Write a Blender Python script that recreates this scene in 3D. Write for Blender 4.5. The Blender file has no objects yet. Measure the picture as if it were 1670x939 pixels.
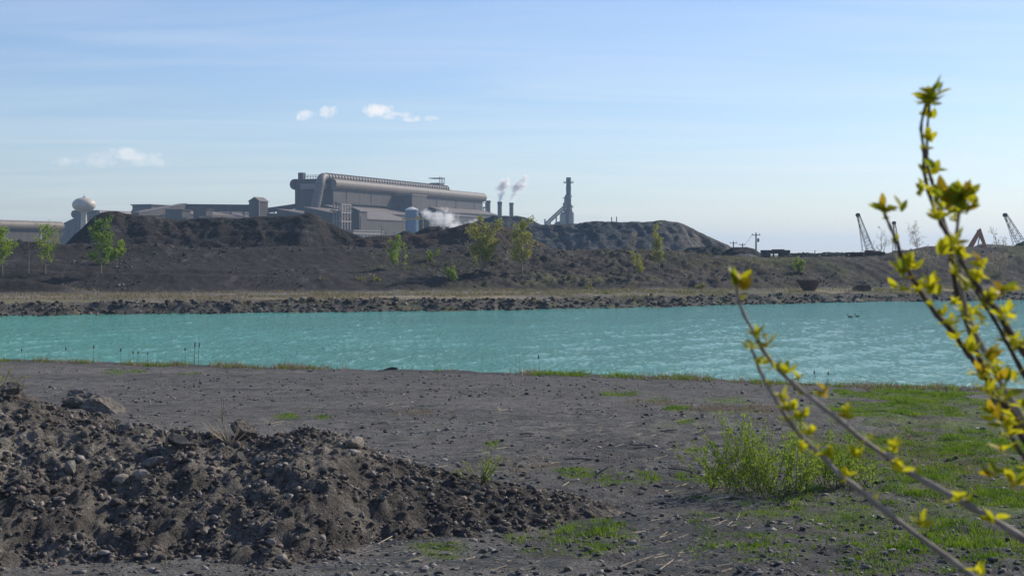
import bpy, bmesh, math, random
import numpy as np
from mathutils import Vector, Matrix
random.seed(7); np.random.seed(7)
R = math.radians
SC = bpy.context.scene
# ------------------------------------------------------------------ camera, sky, sun, exposure
F, CX, HY, EYE = 2600.0, 835.0, 415.0, 7.0      # focal length in photo pixels, centre column, horizon row, eye height
cam_d = bpy.data.cameras.new('camera'); cam = bpy.data.objects.new('camera', cam_d); SC.collection.objects.link(cam)
cam.location = (0, 0, EYE); cam.rotation_euler = (R(90), 0, 0)
cam_d.sensor_width = 36; cam_d.lens = F / 1670 * 36; cam_d.shift_y = -54.5 / 1670
cam_d.clip_start = .1; cam_d.clip_end = 30000
cam_d.dof.use_dof = True; cam_d.dof.focus_distance = 130; cam_d.dof.aperture_fstop = 7.5
SC.camera = cam
SUN_AZ, SUN_EL = 52.0, 32.0                      # degrees right of the view axis, degrees up
world = bpy.data.worlds.new('World'); SC.world = world; world.use_nodes = True
def build_world():
    nt = world.node_tree; N = nt.nodes; L = nt.links; N.clear()
    out = N.new('ShaderNodeOutputWorld'); bg = N.new('ShaderNodeBackground'); L.new(bg.outputs[0], out.inputs[0])
    bg.inputs[1].default_value = .116
    sky = N.new('ShaderNodeTexSky'); sky.sky_type = 'NISHITA'; sky.sun_disc = False
    sky.sun_elevation = R(SUN_EL); sky.sun_rotation = R(SUN_AZ)
    sky.altitude = 180; sky.air_density = 1.0; sky.dust_density = .45; sky.ozone_density = 3.5
    tc = N.new('ShaderNodeTexCoord')
    def m(op, a, b=None, c=None):
        n = N.new('ShaderNodeMath'); n.operation = op
        for i, v in enumerate((a, b, c)):
            if v is None: continue
            if isinstance(v, (int, float)): n.inputs[i].default_value = v
            else: L.new(v, n.inputs[i])
        return n.outputs[0]
    sep = N.new('ShaderNodeSeparateXYZ'); L.new(tc.outputs['Generated'], sep.inputs[0])
    X, Y, Z = sep.outputs
    # high thin cirrus: streaks on a far horizontal layer
    zz = m('ADD', m('MAXIMUM', Z, 0.0), .06)
    cmb = N.new('ShaderNodeCombineXYZ'); L.new(m('MULTIPLY', m('DIVIDE', X, zz), .55), cmb.inputs[0]); L.new(m('MULTIPLY', m('DIVIDE', Y, zz), 1.5), cmb.inputs[1])
    nz = N.new('ShaderNodeTexNoise'); nz.inputs['Scale'].default_value = .9; nz.inputs['Detail'].default_value = 7; nz.inputs['Roughness'].default_value = .55; nz.inputs['Distortion'].default_value = .9
    L.new(cmb.outputs[0], nz.inputs['Vector'])
    cir = m('MULTIPLY', m('SMOOTH_MIN', m('MAXIMUM', m('MULTIPLY_ADD', nz.outputs[0], 2.6, -1.05), 0.0), 1.0, .3), .22)
    # small fair-weather clouds low in the sky, each a noisy clump around one direction
    n2 = N.new('ShaderNodeTexNoise'); n2.inputs['Scale'].default_value = 95; n2.inputs['Detail'].default_value = 6; n2.inputs['Roughness'].default_value = .62
    L.new(tc.outputs['Generated'], n2.inputs['Vector'])
    az = m('ARCTAN2', X, Y)
    tot = None
    for px, py, rx, ry, s in ((618, 183, 34, 13, .85), (640, 189, 46, 9, .7), (680, 194, 36, 8, .6), (537, 185, 22, 12, .7), (500, 189, 24, 10, .6), (205, 253, 66, 12, .5), (150, 264, 80, 10, .3), (250, 264, 50, 9, .3)):
        a0, e0 = math.atan2(px - CX, F), (HY - py) / math.hypot(F, px - CX)
        dx = m('DIVIDE', m('SUBTRACT', az, a0), rx / F); dz = m('DIVIDE', m('SUBTRACT', Z, e0), ry / F)
        d2 = m('ADD', m('MULTIPLY', dx, dx), m('MULTIPLY', dz, dz))
        v = m('MULTIPLY', m('MAXIMUM', m('MINIMUM', m('MULTIPLY', m('SUBTRACT', m('MULTIPLY', n2.outputs[0], 3.4), m('ADD', m('MULTIPLY', d2, .8), 1.12)), 1.5), 1.0), 0.0), s)
        tot = v if tot is None else m('MAXIMUM', tot, v)
    fac = m('MINIMUM', m('ADD', cir, tot), .9)
    mix = N.new('ShaderNodeMix'); mix.data_type = 'RGBA'
    L.new(fac, mix.inputs['Factor']); L.new(sky.outputs[0], mix.inputs['A']); mix.inputs['B'].default_value = (8.9, 8.6, 7.6, 1)
    wb = N.new('ShaderNodeMix'); wb.data_type = 'RGBA'; wb.blend_type = 'MULTIPLY'; wb.inputs['Factor'].default_value = 1
    L.new(mix.outputs['Result'], wb.inputs['A']); wb.inputs['B'].default_value = (.96, .98, 1.12, 1)      # the camera's cool white balance
    L.new(wb.outputs['Result'], bg.inputs[0])
build_world()
sd = bpy.data.lights.new('sun', 'SUN'); sun = bpy.data.objects.new('sun', sd); SC.collection.objects.link(sun)
sd.energy = 5.0; sd.angle = R(.53); sd.color = (1, .92, .78)
sun.rotation_euler = Vector((-math.sin(R(SUN_AZ)) * math.cos(R(SUN_EL)), -math.cos(R(SUN_AZ)) * math.cos(R(SUN_EL)), -math.sin(R(SUN_EL)))).to_track_quat('-Z', 'Y').to_euler()
sun.location = (300, 200, 300)
vs = SC.view_settings; vs.view_transform = 'Standard'; vs.look = 'None'; vs.exposure = 0.0; vs.gamma = 1; vs.use_curve_mapping = False
SC.cycles.use_denoising = True; SC.cycles.max_bounces = 6; SC.cycles.volume_bounces = 5; SC.cycles.transparent_max_bounces = 12

# ------------------------------------------------------------------ helpers
COL = SC.collection
def P(px, py, D): return Vector(((px - CX) / F * D, D, EYE + (HY - py) / F * D))
def PX(px, D): return (px - CX) / F * D
def link(o, parent=None):
    COL.objects.link(o)
    if parent: o.parent = parent
    return o
def tag(o, label=None, cat=None, group=None, kind=None):
    for k, v in (('label', label), ('category', cat), ('group', group), ('kind', kind)):
        if v: o[k] = v
    return o
def empty(name, loc=(0, 0, 0), rz=0, **kw):
    o = bpy.data.objects.new(name, None); o.location = loc; o.rotation_euler = (0, 0, rz); o.empty_display_size = .3
    return tag(link(o), **kw)
def mesh_np(name, V, Fq, mat, parent=None, smooth=False, cols=None):
    """V (n,3), Fq (m,k) arrays"""
    V = np.asarray(V, np.float32); Fq = np.asarray(Fq, np.int32)
    me = bpy.data.meshes.new(name); m_, k = Fq.shape
    me.vertices.add(len(V)); me.vertices.foreach_set('co', V.ravel())
    me.loops.add(m_ * k); me.loops.foreach_set('vertex_index', Fq.ravel())
    me.polygons.add(m_); me.polygons.foreach_set('loop_start', np.arange(0, m_ * k, k, dtype=np.int32))
    if smooth: me.polygons.foreach_set('use_smooth', np.ones(m_, bool))
    if cols is not None:
        a = me.color_attributes.new('Col', 'FLOAT_COLOR', 'POINT')
        c4 = np.ones((len(V), 4), np.float32); c4[:, :3] = cols; a.data.foreach_set('color', c4.ravel())
    me.update(); me.validate()
    if mat: me.materials.append(mat)
    o = bpy.data.objects.new(name, me)
    return link(o, parent)
class MB:
    def __init__(s): s.v = []; s.f = []
    def add(s, vs_, fs):
        b = len(s.v); s.v += [tuple(v) for v in vs_]; s.f += [tuple(i + b for i in f) for f in fs]; return s
    def box(s, x0, x1, y0, y1, z0, z1):
        return s.add([(x0, y0, z0), (x1, y0, z0), (x1, y1, z0), (x0, y1, z0), (x0, y0, z1), (x1, y0, z1), (x1, y1, z1), (x0, y1, z1)],
                     [(0, 3, 2, 1), (4, 5, 6, 7), (0, 1, 5, 4), (1, 2, 6, 5), (2, 3, 7, 6), (3, 0, 4, 7)])
    def prism(s, poly, axis, a0, a1):
        """poly: 2-D outline; extruded along axis 0 (outline=y,z) or 1 (outline=x,z) or 2 (outline=x,y)"""
        n = len(poly)
        def pt(p, a): return {0: (a, p[0], p[1]), 1: (p[0], a, p[1]), 2: (p[0], p[1], a)}[axis]
        return s.add([pt(p, a0) for p in poly] + [pt(p, a1) for p in poly],
                     [tuple(range(n))[::-1], tuple(range(n, 2 * n))] + [(i, (i + 1) % n, n + (i + 1) % n, n + i) for i in range(n)])
    def bar(s, a, b, w, h=None):
        a, b = Vector(a), Vector(b); h = h or w; d = (b - a).normalized()
        up = Vector((0, 0, 1)) if abs(d.z) < .95 else Vector((0, 1, 0))
        x = d.cross(up).normalized() * w / 2; y = x.cross(d).normalized() * h / 2
        return s.add([a - x - y, a + x - y, a + x + y, a - x + y, b - x - y, b + x - y, b + x + y, b - x + y],
                     [(0, 3, 2, 1), (4, 5, 6, 7), (0, 1, 5, 4), (1, 2, 6, 5), (2, 3, 7, 6), (3, 0, 4, 7)])
    def tube(s, pts, rad, n=6, cap=True):
        pts = [Vector(p) for p in pts]; k = len(pts)
        if not isinstance(rad, (list, tuple)): rad = [rad] * k
        vs_ = []; prev = None
        for i, p in enumerate(pts):
            d = (pts[min(i + 1, k - 1)] - pts[max(i - 1, 0)]).normalized()
            if prev is None:
                x = d.cross(Vector((0, 0, 1)) if abs(d.z) < .9 else Vector((0, 1, 0))).normalized()
            else:
                x = (prev - d * prev.dot(d)).normalized()
            prev = x; y = d.cross(x)
            for j in range(n):
                t = 2 * math.pi * j / n; vs_.append(p + (x * math.cos(t) + y * math.sin(t)) * rad[i])
        fs = [(i * n + j, i * n + (j + 1) % n, (i + 1) * n + (j + 1) % n, (i + 1) * n + j) for i in range(k - 1) for j in range(n)]
        if cap: fs += [tuple(range(n))[::-1], tuple(range((k - 1) * n, k * n))]
        return s.add(vs_, fs)
    def lathe(s, prof, n=24, c=(0, 0, 0)):
        vs_ = [(c[0] + r * math.cos(2 * math.pi * j / n), c[1] + r * math.sin(2 * math.pi * j / n), c[2] + z) for r, z in prof for j in range(n)]
        k = len(prof)
        fs = [(i * n + j, i * n + (j + 1) % n, (i + 1) * n + (j + 1) % n, (i + 1) * n + j) for i in range(k - 1) for j in range(n)]
        fs += [tuple(range(n))[::-1], tuple(range((k - 1) * n, k * n))]
        return s.add(vs_, fs)
    def build(s, name, mat, parent=None, smooth=False, bevel=0):
        me = bpy.data.meshes.new(name); me.from_pydata(s.v, [], s.f); me.update()
        if mat: me.materials.append(mat)
        bm = bmesh.new(); bm.from_mesh(me)
        bmesh.ops.recalc_face_normals(bm, faces=bm.faces)
        if bevel: bmesh.ops.bevel(bm, geom=list(bm.edges), offset=bevel, segments=1, affect='EDGES')
        bm.to_mesh(me); bm.free()
        if smooth:
            for p in me.polygons: p.use_smooth = True
            me.set_sharp_from_angle(angle=R(40))
        return link(bpy.data.objects.new(name, me), parent)
# value noise
_T = np.random.RandomState(3).rand(256, 256)
def vn(x, y):
    xi = np.floor(x).astype(int); yi = np.floor(y).astype(int); fx = x - xi; fy = y - yi
    fx = fx * fx * fx * (fx * (fx * 6 - 15) + 10); fy = fy * fy * fy * (fy * (fy * 6 - 15) + 10)
    g = lambda a, b: _T[(xi + a) & 255, (yi + b) & 255]
    return (g(0, 0) * (1 - fx) + g(1, 0) * fx) * (1 - fy) + (g(0, 1) * (1 - fx) + g(1, 1) * fx) * fy
def fbm(x, y, o=4, gain=.5, seed=0):
    x = np.asarray(x, float) + seed * 17.3; y = np.asarray(y, float) + seed * 31.7
    s = 0; a = 1; t = 0
    for i in range(o):
        s = s + a * (vn(x, y) - .5); t += a; a *= gain; x, y = x * 2.03 * .8 + y * 2.03 * .6 + 5.2, -x * 2.03 * .6 + y * 2.03 * .8 + 9.1
    return s / t * 2          # about -1..1
def sst(a, b, x):
    t = np.clip((x - a) / (b - a), 0, 1); return t * t * (3 - 2 * t)
def tab(pairs, x):
    p = np.array(pairs, float); return np.interp(x, p[:, 0], p[:, 1])

# ------------------------------------------------------------------ materials
def new_mat(name):
    m = bpy.data.materials.new(name); m.use_nodes = True; nt = m.node_tree
    return m, nt, nt.nodes['Principled BSDF']
def noise_node(nt, scale, detail=5, rough=.6, coord='Object', stretch=None):
    tc = nt.nodes.new('ShaderNodeTexCoord'); src = tc.outputs[coord]
    if stretch:
        mp = nt.nodes.new('ShaderNodeMapping'); mp.inputs['Scale'].default_value = stretch; nt.links.new(src, mp.inputs[0]); src = mp.outputs[0]
    n = nt.nodes.new('ShaderNodeTexNoise'); n.inputs['Scale'].default_value = scale; n.inputs['Detail'].default_value = detail; n.inputs['Roughness'].default_value = rough
    nt.links.new(src, n.inputs['Vector']); return n
def mat_noise(name, c1, c2, scale=1.0, rough=.85, bump=.3, bump_scale=None, stretch=None, metal=0, dist=.05, spec=.3):
    m, nt, b = new_mat(name)
    n = noise_node(nt, scale, 6, .62, stretch=stretch)
    rp = nt.nodes.new('ShaderNodeValToRGB'); rp.color_ramp.elements[0].position = .32; rp.color_ramp.elements[1].position = .68
    rp.color_ramp.elements[0].color = (*c1, 1); rp.color_ramp.elements[1].color = (*c2, 1)
    nt.links.new(n.outputs[0], rp.inputs[0]); nt.links.new(rp.outputs[0], b.inputs['Base Color'])
    b.inputs['Roughness'].default_value = rough; b.inputs['Metallic'].default_value = metal; b.inputs['Specular IOR Level'].default_value = spec
    if bump:
        n2 = noise_node(nt, bump_scale or scale * 5, 5, .65); bp = nt.nodes.new('ShaderNodeBump'); bp.inputs['Strength'].default_value = bump; bp.inputs['Distance'].default_value = dist
        nt.links.new(n2.outputs[0], bp.inputs['Height']); nt.links.new(bp.outputs[0], b.inputs['Normal'])
    return m
def mat_earth(name, s1=1.5, s2=9, bump=.8, dist=.12, vary=.55):
    """earth whose colour comes from the surface's own zones (attribute Col) times stony speckle"""
    m, nt, b = new_mat(name)
    at = nt.nodes.new('ShaderNodeAttribute'); at.attribute_name = 'Col'
    n1 = noise_node(nt, s1, 8, .7); n2 = noise_node(nt, s2, 4, .7)
    mu = nt.nodes.new('ShaderNodeMath'); mu.operation = 'ADD'; nt.links.new(n1.outputs[0], mu.inputs[0]); nt.links.new(n2.outputs[0], mu.inputs[1])
    mr = nt.nodes.new('ShaderNodeMapRange'); mr.inputs['From Min'].default_value = .7; mr.inputs['From Max'].default_value = 1.3
    mr.inputs['To Min'].default_value = 1 - vary; mr.inputs['To Max'].default_value = 1 + vary; nt.links.new(mu.outputs[0], mr.inputs[0])
    vm = nt.nodes.new('ShaderNodeVectorMath'); vm.operation = 'SCALE'; nt.links.new(at.outputs['Color'], vm.inputs[0]); nt.links.new(mr.outputs[0], vm.inputs['Scale'])
    nt.links.new(vm.outputs[0], b.inputs['Base Color'])
    b.inputs['Roughness'].default_value = .92; b.inputs['Specular IOR Level'].default_value = .15
    bp = nt.nodes.new('ShaderNodeBump'); bp.inputs['Strength'].default_value = bump; bp.inputs['Distance'].default_value = dist
    nt.links.new(mu.outputs[0], bp.inputs['Height']); nt.links.new(bp.outputs[0], b.inputs['Normal'])
    return m
def mat_leaf(name, c, c2, trans=.5, scale=3.0):
    m, nt, b = new_mat(name)
    n = noise_node(nt, scale, 2); rp = nt.nodes.new('ShaderNodeValToRGB'); rp.color_ramp.elements[0].position = .35; rp.color_ramp.elements[1].position = .65
    rp.color_ramp.elements[0].color = (*c, 1); rp.color_ramp.elements[1].color = (*c2, 1); nt.links.new(n.outputs[0], rp.inputs[0])
    b.inputs['Roughness'].default_value = .55; b.inputs['Specular IOR Level'].default_value = .25; nt.links.new(rp.outputs[0], b.inputs['Base Color'])
    tr = nt.nodes.new('ShaderNodeBsdfTranslucent'); nt.links.new(rp.outputs[0], tr.inputs[0])
    mx = nt.nodes.new('ShaderNodeMixShader'); mx.inputs[0].default_value = trans
    nt.links.new(b.outputs[0], mx.inputs[1]); nt.links.new(tr.outputs[0], mx.inputs[2]); nt.links.new(mx.outputs[0], nt.nodes['Material Output'].inputs[0])
    return m
def mat_clad(name, c1, c2, pitch=1.2, axis='X', streak=.25):
    """ribbed metal cladding with rain streaks"""
    m, nt, b = new_mat(name)
    n = noise_node(nt, .35, 6, .65, stretch=(1, 1, .12)); rp = nt.nodes.new('ShaderNodeValToRGB'); rp.color_ramp.elements[0].position = .3; rp.color_ramp.elements[1].position = .7
    rp.color_ramp.elements[0].color = (*c1, 1); rp.color_ramp.elements[1].color = (*c2, 1); nt.links.new(n.outputs[0], rp.inputs[0]); nt.links.new(rp.outputs[0], b.inputs['Base Color'])
    w = nt.nodes.new('ShaderNodeTexWave'); w.wave_type = 'BANDS'; w.bands_direction = axis; w.inputs['Scale'].default_value = .31 / pitch * 3.3; w.inputs['Distortion'].default_value = 0
    tc = nt.nodes.new('ShaderNodeTexCoord'); nt.links.new(tc.outputs['Object'], w.inputs[0])
    bp = nt.nodes.new('ShaderNodeBump'); bp.inputs['Strength'].default_value = .35; bp.inputs['Distance'].default_value = .08; nt.links.new(w.outputs[0], bp.inputs['Height']); nt.links.new(bp.outputs[0], b.inputs['Normal'])
    b.inputs['Roughness'].default_value = .6; b.inputs['Specular IOR Level'].default_value = .3
    return m
M = {}
M['earth'] = mat_earth('earth', 1.6, 11, 1.0, .12, .75)
M['slag'] = mat_earth('slag', .35, 1.6, 1.0, .45, .55)
M['rubble'] = mat_earth('rubble_earth', 3.0, 14, 1.0, .12, .8)
M['stone'] = mat_noise('stone', (.10, .09, .085), (.24, .22, .20), 3.0, .9, .6, 14, dist=.03)
M['stone_dark'] = mat_noise('dark_stone', (.035, .033, .034), (.10, .094, .09), 3.0, .9, .6, 14, dist=.03)
M['stone_tan'] = mat_noise('tan_stone', (.20, .165, .13), (.36, .31, .26), 2.5, .9, .5, 12, dist=.03)
M['clad'] = mat_clad('brown_cladding', (.036, .028, .024), (.084, .066, .055))
M['clad_dark'] = mat_clad('dark_cladding', (.048, .038, .034), (.085, .068, .058))
M['clad_light'] = mat_clad('tan_roof_cladding', (.125, .100, .082), (.205, .166, .138))
M['duct'] = mat_noise('duct_steel', (.13, .105, .093), (.20, .165, .145), .5, .55, .15, 3, stretch=(1, 1, .3))
M['rust'] = mat_noise('rusty_steel', (.045, .026, .019), (.11, .06, .04), 1.6, .85, .3, 8)
M['steel'] = mat_noise('weathered_steel', (.07, .062, .060), (.13, .115, .11), 1.0, .7, .1, 5)
M['steel_pale'] = mat_noise('pale_steel', (.20, .17, .155), (.30, .265, .24), .8, .65, .1, 4)
M['silo'] = mat_noise('silo_paint', (.10, .17, .26), (.16, .24, .33), .4, .45, .08, 2, stretch=(1, 1, .15))
M['cream'] = mat_noise('cream_paint', (.47, .41, .33), (.58, .52, .43), .3, .5, .05, 2, stretch=(1, 1, .2))
M['white'] = mat_noise('white_paint', (.55, .54, .52), (.68, .67, .65), .5, .5, 0)
M['yellow'] = mat_noise('yellow_paint', (.42, .28, .04), (.55, .38, .06), .5, .55, 0)
M['stack_dark'] = mat_noise('sooty_stack', (.05, .042, .044), (.10, .085, .085), .4, .8, .15, 3)
M['stack'] = mat_noise('brown_stack', (.10, .078, .072), (.15, .12, .11), .3, .75, .1, 3)
M['concrete'] = mat_noise('dark_concrete', (.06, .055, .05), (.12, .11, .10), 1.2, .9, .4, 8)
M['wood'] = mat_noise('grey_wood', (.13, .11, .095), (.24, .21, .18), 3, .85, .2, 12)
M['straw'] = mat_noise('dry_straw', (.34, .27, .18), (.52, .44, .32), 5, .8, 0)
M['glass'] = mat_noise('dull_glass', (.02, .022, .025), (.05, .05, .055), 1, .2, 0, spec=.5)
M['bark_pale'] = mat_noise('pale_bark', (.16, .13, .10), (.30, .26, .21), 4, .85, .2)
M['bark_dark'] = mat_noise('dark_bark', (.05, .036, .028), (.11, .08, .062), 20, .8, .3, 60, dist=.003)
M['bark_grey'] = mat_noise('grey_bark', (.17, .145, .12), (.34, .30, .26), 20, .75, .3, 60, dist=.003)
M['leaf_spring'] = mat_leaf('spring_leaf', (.19, .28, .022), (.32, .42, .042), .5, .8)
M['leaf_green'] = mat_leaf('green_leaf', (.12, .21, .022), (.20, .30, .04), .5, .8)
M['leaf_olive'] = mat_leaf('olive_leaf', (.25, .26, .045), (.38, .37, .07), .5, .8)
M['leaf_pale'] = mat_leaf('pale_bud', (.26, .22, .15), (.36, .31, .20), .4, .8)
M['leaf_bush'] = mat_leaf('young_yellow_leaf', (.36, .37, .012), (.58, .53, .02), .6, 40)
M['leaf_bush_green'] = mat_leaf('young_green_leaf', (.17, .23, .012), (.30, .35, .02), .5, 40)
M['leaf_bush_gold'] = mat_leaf('young_golden_leaf', (.38, .25, .012), (.52, .38, .02), .5, 40)
M['grass_green'] = mat_leaf('grass_green', (.085, .17, .008), (.19, .28, .016), .45, 1.2)
M['grass_dry'] = mat_leaf('grass_dry', (.19, .145, .085), (.32, .25, .155), .3, 2)
M['grass_olive'] = mat_leaf('grass_olive', (.12, .13, .035), (.22, .20, .07), .35, 2)
M['feather'] = mat_noise('dark_feather', (.02, .018, .017), (.06, .05, .045), 8, .8, 0)

# ------------------------------------------------------------------ ground
NEAR = [(-160, 150), (-80, 118), (-32.7, 101.7), (-15.9, 95), (-9.9, 93.5), (.9, 90), (8.9, 86.5), (17.7, 81.6), (23.5, 79.7), (60, 70), (160, 50)]
FAR = [(-300, 120), (-150, 152), (-58.5, 182), (-32, 191.6), (-10.3, 197.8), (1.9, 202.2), (13.3, 209.2), (21.8, 214), (36, 226), (51.4, 236.4), (79, 246), (180, 275), (400, 330)]
TOE = [(-300, 190), (-80, 226), (-30, 236), (0, 245), (40, 257), (90, 274), (200, 305)]
CREST = [(-600, 402), (0, 400), (60, 398), (100, 402), (240, 404), (400, 404), (560, 403), (640, 409), (700, 405), (760, 401), (850, 406), (950, 410), (1050, 412), (1150, 417), (1250, 420.5), (1300, 420), (1400, 418.5), (1440, 414), (1480, 408), (1510, 402), (1545, 400), (1580, 404), (1620, 404), (1670, 401), (2200, 402)]
def height(x, y):
    x = np.asarray(x, float); y = np.asarray(y, float)
    ys = tab(NEAR, x) + fbm(x * .12, y * 0, 3, seed=1) * 1.2 + fbm(x * .9, y * 0, 2, seed=8) * .35
    yf = tab(FAR, x) + fbm(x * .10, y * 0, 3, seed=2) * 1.6 + fbm(x * .7, y * 0, 2, seed=9) * .5
    n_b = fbm(x * .05, y * .05, 3, seed=3); n_f = fbm(x * .9, y * .9, 4, seed=4)
    rough = sst(72, 60, y) * sst(2, 8, x + y * .02 + 3) * .8 + .25
    near = .55 + .12 * n_b + .07 * n_f * rough * 1.6 + .10 * rough * np.maximum(fbm(x * 2.1, y * 2.1, 3, seed=5), 0)
    s = ys - y; rs = tab(NEAR, x) - y + 1.2 * np.sin(x * .11); near = near - .05 * (np.exp(-((rs - 15) / .4) ** 2) + np.exp(-((rs - 17.1) / .4) ** 2) + np.exp(-((rs - 23 - x * .12) / .4) ** 2) + np.exp(-((rs - 25.2 - x * .12) / .4) ** 2)) + .03 * np.exp(-((rs - 16) / .3) ** 2)
    near = near * sst(-.5, 9, s) + (.33 + .10 * fbm(x * .6, y * .6, 3, seed=6)) * (1 - sst(-.5, 9, s))
    near = near * sst(-3.5, -.2, s) + -1.1 * (1 - sst(-3.5, -.2, s))
    emb = np.interp(y, [-40, 4.0, 25], [5.3, 5.3, .55]); near = np.where(y < 25, np.maximum(near, emb + .15 * n_f), near)
    # far side
    sf = y - yf
    lump = fbm(x * .35, y * .6, 4, .6, seed=7)
    bank = -1.1 + 1.1 * sst(-6, 0, sf) + 1.0 * sst(0, 4.5, sf) + .45 * sst(5, 14, sf) + lump * .75 * sst(-.6, 1.5, sf) * sst(11, 6, sf) + .12 * n_f * sst(8, 14, sf)
    toe = tab(TOE, x); px = CX + F * x / np.maximum(y, 1)
    wid = 34 - 12 * sst(-10, 60, x)
    ycr = toe + wid
    zc = EYE + (HY - tab(CREST, px)) / F * ycr
    t = np.clip((y - toe) / wid, 0, 1)
    prof = t * .8 + .2 * sst(0, 1, t) + .05 * np.sin(t * 9 + x * .03) * sst(0, .15, t) * sst(1, .85, t)
    gul = -np.abs(fbm(x * .11 + y * .05, y * .03, 4, .55, seed=11)) * 1.5 + .35
    rockn = np.abs(fbm(x * .55, y * .55, 4, .6, seed=12)) - .2
    m_ = sst(0, .12, t) * sst(1.0, .8, t)
    slope = bank * 1.0 + (zc - 1.45) * prof + m_ * (gul * (.22 + .6 * sst(-35, 0, x)) + rockn * (.28 + .25 * sst(-30, 0, x) + .6 * sst(-20, 5, x) * sst(60, 30, x)))
    # a low dark berm at the foot of the slope, far left
    slope = slope + 2.0 * np.exp(-((y - 227 - (x + 75) * .15) / 2.2) ** 2) * sst(-57, -72, x)
    slope = slope + (.55 + .7 * np.abs(fbm(x * .5, y * .5, 3, .6, seed=14))) * np.exp(-((y - ycr + 1) / 2.2) ** 2) * np.clip(.5 + fbm(x * .09, y * 0, 3, seed=15), 0, 1) * sst(60, 30, x)
    slope = slope - .5 * np.exp(-((t - .42 - .05 * np.sin(x * .05)) / .05) ** 2) * sst(-30, -50, x) + .35 * np.exp(-((t - .34 - .05 * np.sin(x * .05)) / .05) ** 2) * sst(-30, -50, x)
    plat = np.interp(px, [0, 600, 1100, 1300, 1450, 1670], [8.0, 7.6, 6.6, 6.2, 6.4, 6.6]) + .4 * fbm(x * .02, y * .02, 3, seed=13)
    k = sst(ycr + 2, ycr + 30, y); far = slope * (1 - k) + plat * k
    k2 = sst(tab(NEAR, x) + 15, tab(FAR, x) - 15, y)
    return np.where(y < (tab(NEAR, x) + tab(FAR, x)) / 2, near, far)
def gz(x, y): return float(height(np.array([x]), np.array([y]))[0])
def far_hit(px, py):
    ds = np.linspace(190, 330, 1400); xs = (px - CX) / F * ds; k = np.nonzero(EYE + (HY - py) / F * ds <= height(xs, ds))[0]
    return float(ds[k[0]]) if len(k) else None
def lerp(a, b, t): return a + (b - a) * t[:, None] if np.ndim(t) else a + (b - a) * t
C_ = lambda *c: np.array(c, float)
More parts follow.
